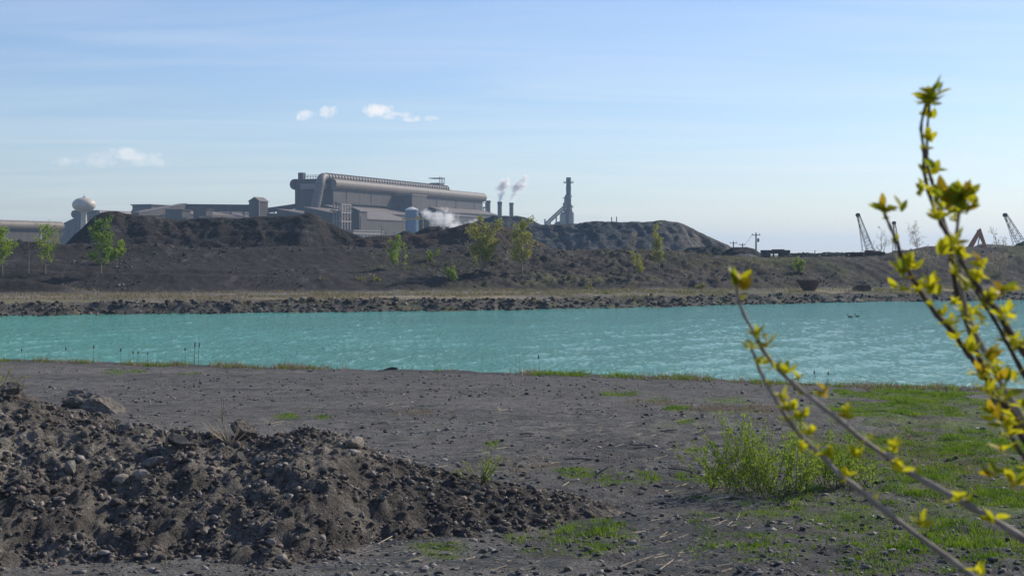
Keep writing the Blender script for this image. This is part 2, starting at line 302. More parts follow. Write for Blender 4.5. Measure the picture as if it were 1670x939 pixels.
def ground_colour(x, y, z):
    n1 = fbm(x * .08, y * .08, 4, seed=21); n2 = fbm(x * .45, y * .45, 4, seed=22); n3 = fbm(x * .03, y * .2, 4, seed=23)
    g = np.tile(C_(.112, .107, .101), (len(x), 1))
    g = lerp(g, C_(.148, .141, .132), np.clip(n3 * 1.4 + .3, 0, 1))
    g = lerp(g, C_(.155, .142, .128), np.clip(n2 * 1.2 - .25, 0, 1) * sst(75, 55, y))
    g = lerp(g, C_(.066, .063, .061), np.clip(-n2 * 1.5 - .25, 0, 1))
    g = lerp(g, C_(.06, .055, .058), sst(5, .5, np.abs(tab(NEAR, x) - y)) * np.clip(.55 + n2, 0, 1))
    rs = tab(NEAR, x) - y + 1.2 * np.sin(x * .11); rut = np.exp(-((rs - 15) / .45) ** 2) + np.exp(-((rs - 17.1) / .45) ** 2) + .7 * np.exp(-((rs - 23 - x * .12) / .5) ** 2) + .7 * np.exp(-((rs - 25.2 - x * .12) / .5) ** 2)
    g = lerp(g, C_(.172, .166, .160), np.clip(rut * (.6 + n2 * .6), 0, 1) * .75); g = lerp(g, C_(.052, .050, .050), sst(62, 54, y) * sst(.5, 4, x) * np.clip(.45 + n2 * 1.3, 0, 1) * .8)
    grn = sst(.05, .35, n1 * .7 + .9 * n2 * .5 + sst(6, 16, x) * .32 - .30) * sst(78, 72, y) * sst(4, 9, x)
    g = lerp(g, C_(.10, .15, .03), np.clip(grn, 0, 1) * .8)
    sf = y - tab(FAR, x); toe = tab(TOE, x)
    far = np.tile(C_(.085, .078, .070), (len(x), 1))
    far = lerp(far, C_(.11, .11, .045), np.clip(n2 * 1.6 + .1, 0, 1) * sst(-45, -10, x) * .8)
    far = lerp(far, C_(.19, .17, .15), np.clip(fbm(x * .5, y * 1.4, 3, seed=30) * 2 - .55, 0, 1))
    fl = sst(6, 9, sf)
    straw = lerp(np.tile(C_(.25, .205, .145), (len(x), 1)), C_(.13, .125, .065), np.clip(n1 * 1.5 + .55 * sst(-30, 30, x), 0, 1))
    straw = lerp(straw, C_(.19, .175, .165), np.clip(sst(.55, .8, (y - tab(FAR, x)) / np.maximum(toe - tab(FAR, x), 1)) * sst(20, -20, x) + sst(.7, .9, (y - tab(FAR, x)) / np.maximum(toe - tab(FAR, x), 1)) * .7, 0, 1))
    straw = lerp(straw, C_(.10, .094, .088), np.clip(fbm(x * .07, y * .35, 4, seed=35) * 2 + .15, 0, 1) * .85)
    far = lerp(far, straw, fl)
    t = y - toe
    sl = np.tile(C_(.049, .043, .039), (len(x), 1)) * .74
    sl = lerp(sl, C_(.078, .062, .049), np.clip(n2 + .3, 0, 1) * sst(-15, 15, x))
    sl = lerp(sl, C_(.026, .025, .026), np.clip(-n2 * 1.4 + n1 * .5 - .05, 0, 1) * .8)
    sl = lerp(sl, C_(.095, .09, .04), np.clip(n1 * 1.6 + n2 * .7 - .3, 0, 1) * sst(-20, 0, x))
    sl = lerp(sl, C_(.06, .072, .028), np.clip(n1 * 1.4 + .15, 0, 1) * sst(40, 60, x) * sst(6, 12, t) * .75)
    sl = lerp(sl, C_(.11, .10, .094), np.clip(fbm(x * .8, y * .25, 4, seed=33) * 2 - .75, 0, 1))
    far = lerp(far, sl, np.maximum(sst(-1.5, 1.5, t + n2 * 2), sst(-4.5, -2.5, y - 227 - (x + 75) * .15) * sst(-57, -66, x)))
    far = lerp(far, C_(.11, .105, .09), sst(60, 200, t))
    return np.where((y < (tab(NEAR, x) + tab(FAR, x)) / 2)[:, None], g, far)
def make_ground():
    rows = np.concatenate([np.linspace(-10, 26, 26), np.geomspace(27, 110, 330), np.linspace(112, 170, 12), np.linspace(173, 300, 230), np.geomspace(303, 7000, 45)])
    tc = np.linspace(-.345, .345, 660); side = np.array([.36, .38, .41, .45, .5, .6, .75, 1.0, 1.4, 2.0])
    ts = np.concatenate([-side[::-1], tc, side])
    Y, T = np.meshgrid(rows, ts, indexing='ij'); X = T * (Y + 14)
    Z = height(X, Y); V = np.stack([X.ravel(), Y.ravel(), Z.ravel()], 1)
    nr, nc = Y.shape; i = np.arange(nr * nc).reshape(nr, nc)
    Q = np.stack([i[:-1, :-1].ravel(), i[:-1, 1:].ravel(), i[1:, 1:].ravel(), i[1:, :-1].ravel()], 1)
    o = mesh_np('ground', V, Q, M['earth'], smooth=True, cols=ground_colour(V[:, 0], V[:, 1], V[:, 2]))
    tag(o, kind='structure')
make_ground()

# ------------------------------------------------------------------ water
def make_water():
    rows = np.concatenate([np.geomspace(60, 270, 420)]); ts = np.concatenate([[-1.6, -.8, -.5], np.linspace(-.36, .36, 520), [.5, .8, 1.6]])
    Y, T = np.meshgrid(rows, ts, indexing='ij'); X = T * Y
    Z = .05 * fbm(X * 1.4 + Y * .05, Y * .42 - X * .05, 4, .66, seed=41) + .03 * np.sin(X * .9 - Y * .6 + 3 * fbm(X * .1, Y * .1, 2, seed=42))
    V = np.stack([X.ravel(), Y.ravel(), Z.ravel()], 1); nr, nc = Y.shape; i = np.arange(nr * nc).reshape(nr, nc)
    Q = np.stack([i[:-1, :-1].ravel(), i[:-1, 1:].ravel(), i[1:, 1:].ravel(), i[1:, :-1].ravel()], 1)
    m, nt, b = new_mat('milky_turquoise_water')
    n0 = noise_node(nt, .05, 4, .5, stretch=(.5, 1, 1)); rp = nt.nodes.new('ShaderNodeValToRGB')
    rp.color_ramp.elements[0].position = .3; rp.color_ramp.elements[1].position = .7
    rp.color_ramp.elements[0].color = (.075, .300, .200, 1); rp.color_ramp.elements[1].color = (.095, .365, .262, 1)
    nt.links.new(n0.outputs[0], rp.inputs[0]); nt.links.new(rp.outputs[0], b.inputs['Base Color'])
    b.inputs['Roughness'].default_value = .07; b.inputs['IOR'].default_value = 1.33
    n1 = noise_node(nt, 1.0, 3, .6, stretch=(2.2, .7, 1)); n2 = noise_node(nt, 2.0, 5, .7, stretch=(1.1, .55, 1))
    a = nt.nodes.new('ShaderNodeMath'); a.operation = 'MULTIPLY_ADD'; nt.links.new(n1.outputs[0], a.inputs[0]); a.inputs[1].default_value = .8; nt.links.new(n2.outputs[0], a.inputs[2])
    bp = nt.nodes.new('ShaderNodeBump'); bp.inputs['Strength'].default_value = 1; bp.inputs['Distance'].default_value = .30
    nt.links.new(a.outputs[0], bp.inputs['Height']); nt.links.new(bp.outputs[0], b.inputs['Normal'])
    tag(mesh_np('water', V, Q, m, smooth=True), kind='structure')
make_water()

# ------------------------------------------------------------------ heaps
HEAPS = {}
def make_heap(name, crest, D, label, cat, col, tanf=.62, tanb=.6, base=6.0, rnd=1.2, gully=.8, rough=.35, dx=.5, seed=1, mat='slag', fine=1.0, kind=None, yaw=0.0):
    cp = np.array(crest, float); x0, x1 = PX(cp[0, 0], D), PX(cp[-1, 0], D)
    xs = np.arange(x0, x1 + dx, dx); hmax = EYE + (HY - cp[:, 1].min()) / F * D
    reach = (hmax - base) / tanf + 2
    vf = -np.geomspace(.15, reach, 90 if fine < 2 else 150)[::-1]; vb = np.linspace(0, (hmax - base) / tanb + 2, 26); vv = np.concatenate([vf, vb])
    def hf(x, v):
        px = CX + F * x / D
        zc = EYE + (HY - np.interp(px, cp[:, 0], cp[:, 1])) / F * D
        v2 = np.abs(v + yaw * 0)
        soft = np.sqrt(v2 ** 2 + rnd ** 2) - rnd
        z = zc - soft * np.where(v < 0, tanf, tanb)
        k = sst(.2, 3, v2)
        z = z - gully * k * np.abs(fbm(x * .16 + v * .05, v * .035, 4, .55, seed=seed)) * 1.6 + gully * k * .4
        z = z + rough * fbm(x * .7 * fine, v * .7 * fine, 4, .6, seed=seed + 1) * (.35 + .65 * k)
        if fine > 2: z = z + .085 * fbm(x * 5.5, v * 5.5, 4, .7, seed=seed + 5) + .10 * np.maximum(fbm(x * 2.4, v * 2.4, 3, .6, seed=seed + 7) - .1, 0)
        return z
    V_, X_ = np.meshgrid(vv, xs, indexing='ij'); Z = np.maximum(hf(X_, V_), base - 1.5)
    V = np.stack([X_.ravel(), V_.ravel() + D, Z.ravel()], 1); nr, nc = X_.shape; i = np.arange(nr * nc).reshape(nr, nc)
    Q = np.stack([i[:-1, :-1].ravel(), i[:-1, 1:].ravel(), i[1:, 1:].ravel(), i[1:, :-1].ravel()], 1)
    o = mesh_np(name, V, Q, M[mat], smooth=True, cols=col(V[:, 0], V[:, 1], V[:, 2]))
    HEAPS[label] = (hf, D, x0, x1)
    return tag(o, label, cat, 'slag heaps between the water and the mill')
def two(c1, c2, s=.12, seed=50, c3=None, w3=0, sx=1.0):
    c1, c2 = [v * .72 for v in c1], [v * .72 for v in c2]; c3 = [v * .8 for v in c3] if c3 else None
    def f(x, y, z):
        n = fbm(x * s * sx, y * s + z * s, 5, .6, seed=seed); c = lerp(np.tile(np.array(c1), (len(x), 1)), np.array(c2), np.clip(n * 1.3 + .5, 0, 1))
        if c3: c = lerp(c, np.array(c3), np.clip(fbm(x * s * 2.2, y * s + z * s * 2, 4, .6, seed=seed + 1) * 2.4 - .6, 0, 1) * w3)
        return c
    return f
make_heap('slag_heap', [(98, 412), (104, 402), (120, 386), (133, 374), (150, 358), (158, 351), (170, 346), (190, 344.5), (200, 346.5), (225, 351.5), (257, 352), (273, 357), (290, 359.5), (307, 357), (338, 355), (363, 355), (391, 357), (424, 353), (455, 353), (483, 352), (496, 349), (505, 347), (514, 350), (530, 359), (554, 371), (577, 381), (600, 390), (640, 404), (660, 412)], 335,
          'long dark brown slag heap running from the water tower to the mill', 'slag heap', two((.032, .029, .029), (.066, .052, .045), .1, 50, (.115, .100, .094), .8), gully=1.0, rough=.8, seed=60)
make_heap('slag_heap', [(560, 400), (580, 390), (600, 385), (620, 384.5), (650, 384), (680, 383), (705, 379), (735, 372), (760, 364), (785, 362), (810, 365), (831, 371), (850, 380), (870, 389), (890, 399), (908, 409), (925, 418)], 322,
          'chocolate brown slag heap behind the leafy saplings below the steam', 'slag heap', two((.070, .048, .038), (.100, .070, .054), .12, 52, (.05, .04, .037), .7), gully=.7, rough=.5, seed=62)
make_heap('slag_heap', [(640, 386), (650, 381), (658, 376.5), (667, 376.5), (677, 381), (686, 386)], 345,
          'small dark rounded mound in front of the blue silo', 'slag heap', two((.035, .032, .032), (.055, .05, .048), .2, 54), gully=.3, rough=.5, seed=64, dx=.3)
make_heap('slag_heap', [(668, 386), (677, 379), (690, 373), (700, 369.5), (717, 369), (722, 372), (727, 380), (734, 386)], 350,
          'dark flat-topped mound right of the blue silo below the steam', 'slag heap', two((.042, .035, .033), (.07, .055, .048), .2, 55), gully=.4, rough=.6, seed=65, dx=.3)
make_heap('slag_heap', [(735, 395), (755, 375), (775, 362), (790, 356.5), (806, 351.5), (822, 352), (845, 352.5), (858, 355), (872, 361), (885, 368), (900, 380)], 520,
          'grey-green slag heap below the three chimneys', 'slag heap', two((.060, .075, .080), (.11, .122, .118), .08, 56, (.03, .036, .036), .9), gully=1.2, rough=.8, seed=66, dx=.7)
make_heap('slag_heap', [(828, 400), (845, 382), (858, 369), (870, 367), (900, 366), (940, 364.5), (952, 362.5), (966, 360.5), (985, 361), (1010, 362), (1050, 362), (1070, 360.5), (1083, 359), (1094, 361.5), (1103, 362), (1115, 366), (1130, 373), (1150, 383), (1170, 392), (1190, 401), (1205, 409)], 450,
          'huge hazy blue-grey slag heap right of the blast furnace', 'slag heap', lambda x, y, z: lerp(two((.064, .080, .094), (.116, .122, .124), .07, 57, (.19, .19, .19), .55)(x, y, z), C_(.105, .092, .084), sst(28, 52, x) * .8), gully=1.35, rough=.8, seed=67, dx=.6, base=5)  # part of the distance haze is mixed into this bluish slag colour
make_heap('slag_heap', [(1106, 414), (1116, 409), (1124, 404), (1140, 402.5), (1155, 400), (1172, 401), (1184, 405), (1194, 412), (1200, 418)], 360,
          'low dark green rock pile at the right foot of the huge heap', 'slag heap', two((.030, .036, .034), (.065, .07, .062), .3, 58), gully=.9, rough=1.0, seed=68, dx=.35, base=4.5)
make_heap('slag_heap', [(1176, 416), (1184, 409), (1192, 404.5), (1204, 402.5), (1218, 403), (1230, 406), (1240, 413), (1246, 419)], 330,
          'small black heap beside the tall utility pole', 'slag heap', two((.022, .026, .028), (.045, .048, .048), .3, 59), gully=.4, rough=.5, seed=69, dx=.3, base=4.5)
make_heap('slag_heap', [(1176, 424), (1192, 418), (1206, 414), (1222, 414), (1236, 418), (1250, 424)], 318,
          'low pale grey mound in front of the small black heap', 'slag heap', two((.11, .115, .115), (.15, .15, .147), .3, 70), gully=.3, rough=.3, seed=71, dx=.3, base=4.5)
make_heap('slag_heap', [(1560, 418), (1580, 406), (1592, 400.5), (1600, 397.5), (1615, 398), (1640, 400), (1662, 402), (1700, 404), (1740, 412)], 420,
          'smooth pale tan hill behind the excavator arm', 'slag heap', two((.19, .17, .14), (.24, .215, .175), .1, 72), gully=.4, rough=.3, seed=73, dx=.5, base=4.5)
make_heap('slag_heap', [(1640, 416), (1652, 403), (1660, 395.5), (1672, 393), (1690, 395), (1720, 410)], 360,
          'dark scrubby hillock at the right edge below the leaning crane', 'slag heap', two((.035, .045, .025), (.07, .08, .04), .3, 74), gully=.5, rough=.9, seed=75, dx=.3, base=4.5)

# rubble mound in the foreground
MOUND = [(-420, 640), (-200, 618), (0, 634), (25, 640), (60, 651), (95, 662), (150, 676), (200, 690), (260, 701), (330, 708), (430, 716), (468, 706), (500, 702), (530, 705), (560, 712), (590, 727), (620, 745), (700, 765), (800, 783), (900, 803), (1010, 825)]
def rub_col(x, y, z):
    n = fbm(x * .5, y * .5, 5, .6, seed=80); c = lerp(np.tile(C_(.092, .082, .071), (len(x), 1)), C_(.25, .222, .188), np.clip(n * 1.3 + .45 - .5 * sst(-6, -2, x), 0, 1))
    return lerp(c, C_(.055, .048, .044), np.clip(fbm(x * 1.3, y * 1.3, 4, seed=81) * 2 - .2, 0, 1) * .8)
mo = make_heap('rubble_mound', MOUND, 40, 'foreground mound of earth and broken rubble at lower left', 'rubble mound', rub_col, tanf=.33, tanb=.55, base=.35, rnd=.5, gully=.20, rough=.30, dx=.05, seed=82, mat='rubble', fine=2.2)
del mo['group']
MH = HEAPS['foreground mound of earth and broken rubble at lower left']
def surf(x, y):
    """top of ground or mound at arrays x, y"""
    g = height(x, y); m_ = np.where((x > MH[2]) & (x < MH[3]) & (y > 30) & (y < 46), MH[0](x, y - 40), -9)
    return np.maximum(g, m_)
def sz(x, y): return float(surf(np.array([float(x)]), np.array([float(y)]))[0])
def hit(px, py, d0=28.0, d1=130.0):
    """where the sight line through a photo point meets the ground"""
    ds = np.linspace(d0, d1, 1500); xs = (px - CX) / F * ds; zs = EYE + (HY - py) / F * ds
    below = np.nonzero(zs <= surf(xs, ds))[0]; i = below[0] if len(below) else -1
    return Vector((xs[i], ds[i], surf(xs[i:i + 1] if i >= 0 else xs[-1:], ds[i:i + 1] if i >= 0 else ds[-1:])[0]))

# ------------------------------------------------------------------ mill (its own grid: x along the hall, y into its depth)
U = Vector((.347, .938)); NN = Vector((-.938, .347)); RZ = math.atan2(.938, .347); GZ = 5.0
class Hall:
    """a local frame whose near front corner stands at column px, distance D"""
    def __init__(s, px, D): s.o = Vector((PX(px, D), D))
    def at(s, px, py, c=0.0):
        """(along, height) of a photo point that lies on the plane y = c of this frame"""
        r = (px - CX) / F; q = s.o + NN * c        # q + a U = t (r, 1)
        a = (r * q.y - q.x) / (U.x - r * U.y); t = q.y + a * U.y
        return a, EYE + (HY - py) / F * t
    def depth(s, px):
        r = (px - CX) / F; return (r * s.o.y - s.o.x) / (NN.x - r * NN.y)
    def empty(s, name, **kw): return empty(name, (s.o.x, s.o.y, 0), RZ, **kw)
def arc(cx, cz, r, a0, a1, n): return [(cx + r * math.cos(R(a0 + (a1 - a0) * i / n)), cz + r * math.sin(R(a0 + (a1 - a0) * i / n))) for i in range(n + 1)]
def lip_hall(h, name, label, length, dep, ztop, r, cat='building', mats=('clad', 'clad_light', 'clad_dark'), rear=True):
    """hall with bulging half-round eaves along both long sides"""
    t = h.empty(name, label=label, cat=cat)
    MB().box(0, length, 0, dep, GZ, ztop - .4).build('wall', M[mats[0]], t)
    MB().prism(arc(.3, ztop - r, r, 90, 275, 14) + [(.9, ztop - 2 * r)], 0, -1.2, length + 1.5).build('front_eave', M[mats[1]], t, smooth=True)
    if rear: MB().prism(arc(dep - .3, ztop - r, r, 90, -95, 14) + [(dep - .9, ztop - 2 * r)], 0, -1.2, length + 1.5).build('rear_eave', M[mats[0]], t, smooth=True)
    MB().box(-.3, length + .3, .31, dep - .31, ztop - .5, ztop - .05).build('roof', M[mats[1]], t)
    return t
# --- main steelmaking hall
H1 = Hall(543, 1000); L1 = H1.at(787, 330)[0]; Z1 = H1.at(543, 291)[1]; D1 = H1.depth(481)
mill = lip_hall(H1, 'mill_hall', 'huge brown steel mill hall with rounded eaves and a roof duct', L1, D1, Z1, 3.4)
def ribs_along(t, x0, x1, c, z0, z1, n, mat='clad_dark', nm='wall_rib'):
    m_ = MB()
    for i in range(n): x = x0 + (x1 - x0) * (i + .5) / n; m_.box(x - .12, x + .12, c - .18, c + .05, z0, z1)
    return m_.build(nm, M[mat], t)
# column-like wall panels between shallow pilasters
for i in range(14):
    a0 = L1 * i / 14
    MB().box(a0 + .12, a0 + L1 / 14 - .12, -.15, .02, GZ, Z1 - 7.3).build('wall_panel', M['clad'], mill)
# roof duct with its flanges, elbow and leaning leg
dz = Z1 + 1.0; dy = 5.5
aE = H1.at(728, 308, dy)[0]
legb = H1.at(509, 356, 1.0)
path = [(aE - k * (aE + 1) / 12, dy, dz) for k in range(13)]
duct = MB().tube(path, 2.3, 14).build('roof_duct', M['duct'], mill, smooth=True)
for i in range(46):
    x = 2 + (aE - 3) * i / 45
    MB().tube([(x - .35, dy, dz), (x + .35, dy, dz)], 2.75, 14).build('duct_flange', M['steel'], duct)
el = [(0, dy, dz)] + [(-1.5 - 6.5 * math.sin(R(t)), dy - .8 * t / 90, dz - 6.5 + 6.5 * math.cos(R(t))) for t in range(0, 76, 15)]
zl = el[-1]
lb = Vector((-22, 6.5, GZ + 8))
el.append(tuple(lb))
leg = MB().tube([el[0]] + el[1:], [2.35, 2.45, 2.6, 2.75, 2.85, 2.9, 2.95, 2.95], 16).build('downcomer_duct', M['duct'], mill, smooth=True)
va, vb = Vector(el[-2]), Vector(el[-1])
for i in range(22):
    p = va.lerp(vb, (i + .5) / 22); d = (vb - va).normalized() * .22
    MB().tube([p - d, p + d], 3.12, 16).build('duct_ring', M['steel'], leg)
# penthouse, railings and vents on the roof
pa, pz = H1.at(718, 300, 8)
m_ = MB().box(pa - 6, pa + 3, 6, 14, Z1, Z1 + 5.2)
for dx_ in (-6, -3, 0, 3): m_.bar((pa + dx_, 6, Z1 + 5), (pa + dx_, 6, Z1 + 9.5), .35)
m_.box(pa - 6.6, pa + 3.6, 5.5, 14.5, Z1 + 8.4, Z1 + 8.9)
m_.build('roof_penthouse', M['steel'], mill)
m_ = MB().box(-.6, 3, D1 - 6, D1 - 2.5, Z1 - .3, Z1 + 4).build('rear_roof_vent', M['clad_dark'], mill)
m_ = MB()
for i in range(9): m_.bar((-.8, 4 + i * 1.9, Z1 - .2), (-.8, 4 + i * 1.9, Z1 + 2.2), .25)
m_.bar((-.8, 4, Z1 + 2.2), (-.8, 20, Z1 + 2.2), .25); m_.bar((-.8, 4, Z1 + 1.2), (-.8, 20, Z1 + 1.2), .25)
m_.build('roof_railing', M['steel'], mill)
MB().box(-1.4, -.36, 4, D1 - 4.5, Z1 - 6.5, Z1 - 3.2).build('end_wall_gallery', M['steel_pale'], mill)
MB().box(-1.0, -.3, 12, 15.5, Z1 - 5.5, Z1 - 3.4).build('end_wall_sign', M['white'], mill)
for k in range(3): MB().box(-.5, -.02, 4 + k * 5, 7.2 + k * 5, GZ, GZ + 24).build('end_wall_panel', M['clad_dark'], mill)
m_ = MB().box(-1.2, -.2, 7, 17, GZ + 14, GZ + 20.5); m_.build('end_wall_door', M['steel_pale'], mill)
MB().box(-1.5, -1.21, 9, 15.5, GZ + 16.2, GZ + 19).build('end_wall_opening', M['clad_dark'], mill)
# lower aisle in front with a sloping light roof
def aisle(px0, px1, c, ytop, yeave, name='aisle', mw='clad', mr='clad_light', dpt=None):
    a0, zt = H1.at(px0, ytop, 0); a1, _ = H1.at(px1, ytop, 0); ze = H1.at(px0, yeave, c)[1]
    MB().prism([(c, GZ), (-.4, GZ), (-.4, zt - .5), (c, ze - .5)], 0, a0, a1).build(name + '_wall', M[mw], mill)
    MB().prism([(c - .8, ze - .45), (-.41, zt - .45), (-.41, zt), (c - .8, ze)], 0, a0 - .6, a1 + .6).build(name + '_roof', M[mr], mill)
aisle(528, 668, -16, 334, 342)
aisle(700, 787, -12, 337, 343, 'east_aisle')
# tall dark tower block against the wall
a0, zt = H1.at(672, 318.5, -14); a1, _ = H1.at(696, 322, -14)
MB().box(a0, a1, -14, -.36, GZ, zt).build('stair_tower', M['clad'], mill)
MB().box(a0 - .4, a1 + .4, -14.4, -.37, zt, zt + .8).build('stair_tower_roof', M['clad_light'], mill)
MB().box(a0 + 6, a0 + 12, -14.3, -13.98, zt - 24, zt - 7).build('stair_tower_louvre', M['clad_dark'], mill)
for k in range(7): x = L1 * (k + .5) / 7; MB().tube([(x, -.5, GZ), (x, -.5, Z1 - 7)], .14, 6).build('downpipe', M['steel'], mill)
m_ = MB().box(2, L1 * .52, -1.6, -.36, Z1 - 15.2, Z1 - 14.8); 
for k in range(40): x = 2 + (L1 * .52 - 2) * k / 39; m_.bar((x, -1.5, Z1 - 14.8), (x, -1.5, Z1 - 13.7), .12)
m_.bar((2, -1.5, Z1 - 13.7), (L1 * .52, -1.5, Z1 - 13.7), .14); m_.build('catwalk', M['steel'], mill)
for k in range(9): x = L1 * (.06 + .1 * k); MB().box(x, x + 5, 14, 19, Z1 - .04, Z1 + 1.7).build('roof_vent', M['clad_dark'], mill)
for k in range(12): x = L1 * .62 + k * L1 * .031; MB().box(x, x + 4.5, -.32, -.1, Z1 - 17, Z1 - 13.5).build('window', M['glass'], mill)
# --- separate lower buildings in front of the hall
def shed(px0, px1, D, y_eave, y_ridge, dep, name, label, mw='clad', mr='clad_light', ridge=.5, cat='building', extra=None, base=GZ):
    h = Hall(px0, D); ln = h.at(px1, y_eave)[0]; ze = h.at(px0, y_eave)[1]; zr = h.at(px0, y_ridge)[1]
    t = h.empty(name, label=label, cat=cat)
    MB().prism([(0, base), (dep, base), (dep, ze), (dep * ridge, zr), (0, ze)] if 0 < ridge < 1 else [(0, base), (dep, base), (dep, zr), (0, ze)], 0, 0, ln).build('wall', M[mw], t)
    pr = [(-.6, ze + .05), (dep * ridge, zr + .05), (dep + (.6 if ridge < 1 else 0), ze + .05 if ridge < 1 else zr + .05)]
    if ridge >= 1: pr = [(-.6, ze + .05), (dep, zr + .05)]
    MB().prism(pr + [(p[0], p[1] + .5) for p in pr[::-1]], 0, -.5, ln + .5).build('roof', M[mr], t)
    if extra: extra(t, h, ln, ze, zr)
    return t
def ex_bands(n, z0, z1, mat='clad_dark', nm='panel'):
    def f(t, h, ln, ze, zr):
        for i in range(n): MB().box(ln * (i + .12) / n, ln * (i + .88) / n, -.25, .02, GZ + (ze - GZ) * z0, GZ + (ze - GZ) * z1).build(nm, M[mat], t)
    return f
shed(560, 620, 945, 352, 338, 26, 'lean_to_shed', 'low brown shed with sloping tan roof at the foot of the big leaning duct', ridge=1, extra=ex_bands(4, .5, .8))
shed(524, 557, 950, 355, 341, 30, 'lean_to_shed', 'steep-roofed dark shed beside the foot of the big leaning duct', mw='clad_dark', ridge=1)
shed(599, 668, 930, 358, 340, 20, 'sloped_roof_hall', 'hall with broad pale sloping roof left of the blue silo', mr='clad_light', ridge=1, extra=ex_bands(5, .3, .7))
shed(586, 599, 915, 345, 339, 9, 'gable_tower', 'narrow gabled tower block standing in the middle of the front sheds', ridge=.5, extra=ex_bands(1, .6, .9))
shed(576, 624, 880, 376.5, 375.5, 10, 'low_annex', 'low pale flat annex showing just above the slag heap', mw='steel_pale', mr='steel_pale', ridge=1, extra=ex_bands(8, .55, .9, 'glass', 'window'))
shed(700, 786, 1085, 350, 345, 16, 'low_annex', 'long low annex behind the white steam', mw='clad_dark', mr='clad_light', ridge=1)
# open steel pipe rack
def rack(px0, px1, D, ytop, label, bays=3):
    h = Hall(px0, D); ln = h.at(px1, ytop)[0]; zt = h.at(px0, ytop)[1]; t = h.empty('pipe_rack', label=label, cat='pipe rack')
    for i in range(bays + 1):
        x = ln * i / bays
        m_ = MB()
        for y in (0, 5): m_.bar((x, y, GZ), (x, y, zt), .8)
        m_.build('column', M['steel_pale'], t)
    for z in (zt - .4, zt - 5, zt - 10):
        m_ = MB()
        for y in (0, 5): m_.bar((-1, y, z), (ln + 1, y, z), .7)
        for k in range(6): m_.bar((ln * k / 5, 0, z), (ln * k / 5, 5, z), .5)
        m_.build('beam', M['steel_pale'], t)
    for k in range(3): MB().tube([(-6, 1.2 + k * 1.3, zt - 4), (ln + 6, 1.2 + k * 1.3, zt - 4)], .45, 8).build('pipe', M['duct'], t)
    for i in range(bays): MB().bar((ln * i / bays, 0, zt - 10), (ln * (i + 1) / bays, 0, zt - 5), .4).build('brace', M['steel'], t)
rack(557, 571, 900, 332, 'open steel pipe rack in front of the mill hall')
# blue silo and yellow crane beam
c = P(671.5, 340, 890); rs = 10.5 / F * 890
t = empty('silo', (c.x, c.y, GZ), label='pale blue cylindrical silo in front of the mill', cat='silo')
hz_ = c.z - GZ
MB().lathe([(rs, 0), (rs, hz_ - 1)], 32).build('shell', M['silo'], t, smooth=True)
MB().lathe([(rs + .15, hz_ - 1), (rs + .15, hz_ - .6), (rs * .5, hz_ + .5), (.2, hz_ + .9)], 32).build('top', M['white'], t, smooth=True)
for k in range(6): MB().lathe([(rs + .12, hz_ * (k + 1) / 7), (rs + .12, hz_ * (k + 1) / 7 + .25)], 32).build('hoop', M['silo'], t)
m_ = MB(); 
for s_ in (-.3, .3): m_.bar((rs * .95 + s_, -1.2, 0), (rs * .95 + s_, -1.2, hz_ + .5), .12)
for k in range(30): m_.bar((rs * .95 - .3, -1.2, k * hz_ / 30), (rs * .95 + .3, -1.2, k * hz_ / 30), .08)
m_.build('ladder', M['white'], t)
a, b = P(656, 357, 872), P(691, 356, 872)
t = empty('crane_beam', (a.x, a.y, GZ), label='yellow gantry beam crossing in front of the blue silo', cat='gantry')
MB().box(0, b.x - a.x, -.5, .5, a.z - GZ - .35, a.z - GZ + .35).build('beam', M['yellow'], t)
MB().bar((.3, 0, 0), (.3, 0, a.z - GZ - .36), .45).build('post', M['yellow'], t)
MB().bar((b.x - a.x - .3, 0, 0), (b.x - a.x - .3, 0, a.z - GZ - .36), .45).build('post', M['yellow'], t)
MB().box((b.x - a.x) * .62, (b.x - a.x) * .8, -.9, .9, a.z - GZ + .36, a.z - GZ + 1.5).build('trolley', M['yellow'], t)
# small dark vent box poking up behind the mounds
v = P(729, 371, 560)
t = empty('vent_box', (v.x, v.y, GZ), label='small square vent box peeping over the brown heap under the steam', cat='vent')
MB().box(-.6, .6, -.6, .6, 0, v.z - GZ).build('duct', M['steel'], t); MB().box(-.75, .75, -.75, .75, v.z - GZ + .01, v.z - GZ + .25).build('cap', M['steel_pale'], t)

# --- left part of the works
h = Hall(-70, 800); lip_hall(h, 'long_shed', 'long low shed with rounded eave at the left edge', h.at(97, 361)[0], 30, h.at(0, 358.5)[1], 2.6, mats=('clad', 'clad_light', 'clad_dark'))
t = bpy.data.objects['long_shed']
l_ = h.at(97, 361)[0]
for i in range(10): MB().box(l_ * (i + .1) / 10, l_ * (i + .92) / 10, -.4, .02, GZ + 4.2, GZ + 6.0).build('window_band', M['steel_pale'], t)
v = P(66.5, 369, 760); t = empty('white_post', (v.x, v.y, GZ), label='plain white post in front of the long low shed', cat='post')
MB().tube([(0, 0, 0), (0, 0, v.z - GZ)], [.42, .34], 10).build('shaft', M['white'], t); MB().box(-.5, .5, -.5, .5, v.z - GZ + .01, v.z - GZ + .3).build('cap', M['white'], t)
h = Hall(160, 1300); lip_hall(h, 'rolling_hall', 'brown hall with rounded eaves right behind the water tower', h.at(262, 347)[0], h.depth(122), h.at(160, 342.5)[1], 3.2)
t = bpy.data.objects['rolling_hall']
MB().prism([(h.depth(122) + 18, h.at(160, 368)[1]), (h.depth(122) + .01, h.at(160, 354)[1]), (h.depth(122) + .01, GZ), (h.depth(122) + 18, GZ)], 0, 1, 60).build('lean_to', M['clad'], t)
MB().box(-.6, -.05, 6, 11, GZ + 14, GZ + 30).build('end_wall_panel', M['clad_light'], t)
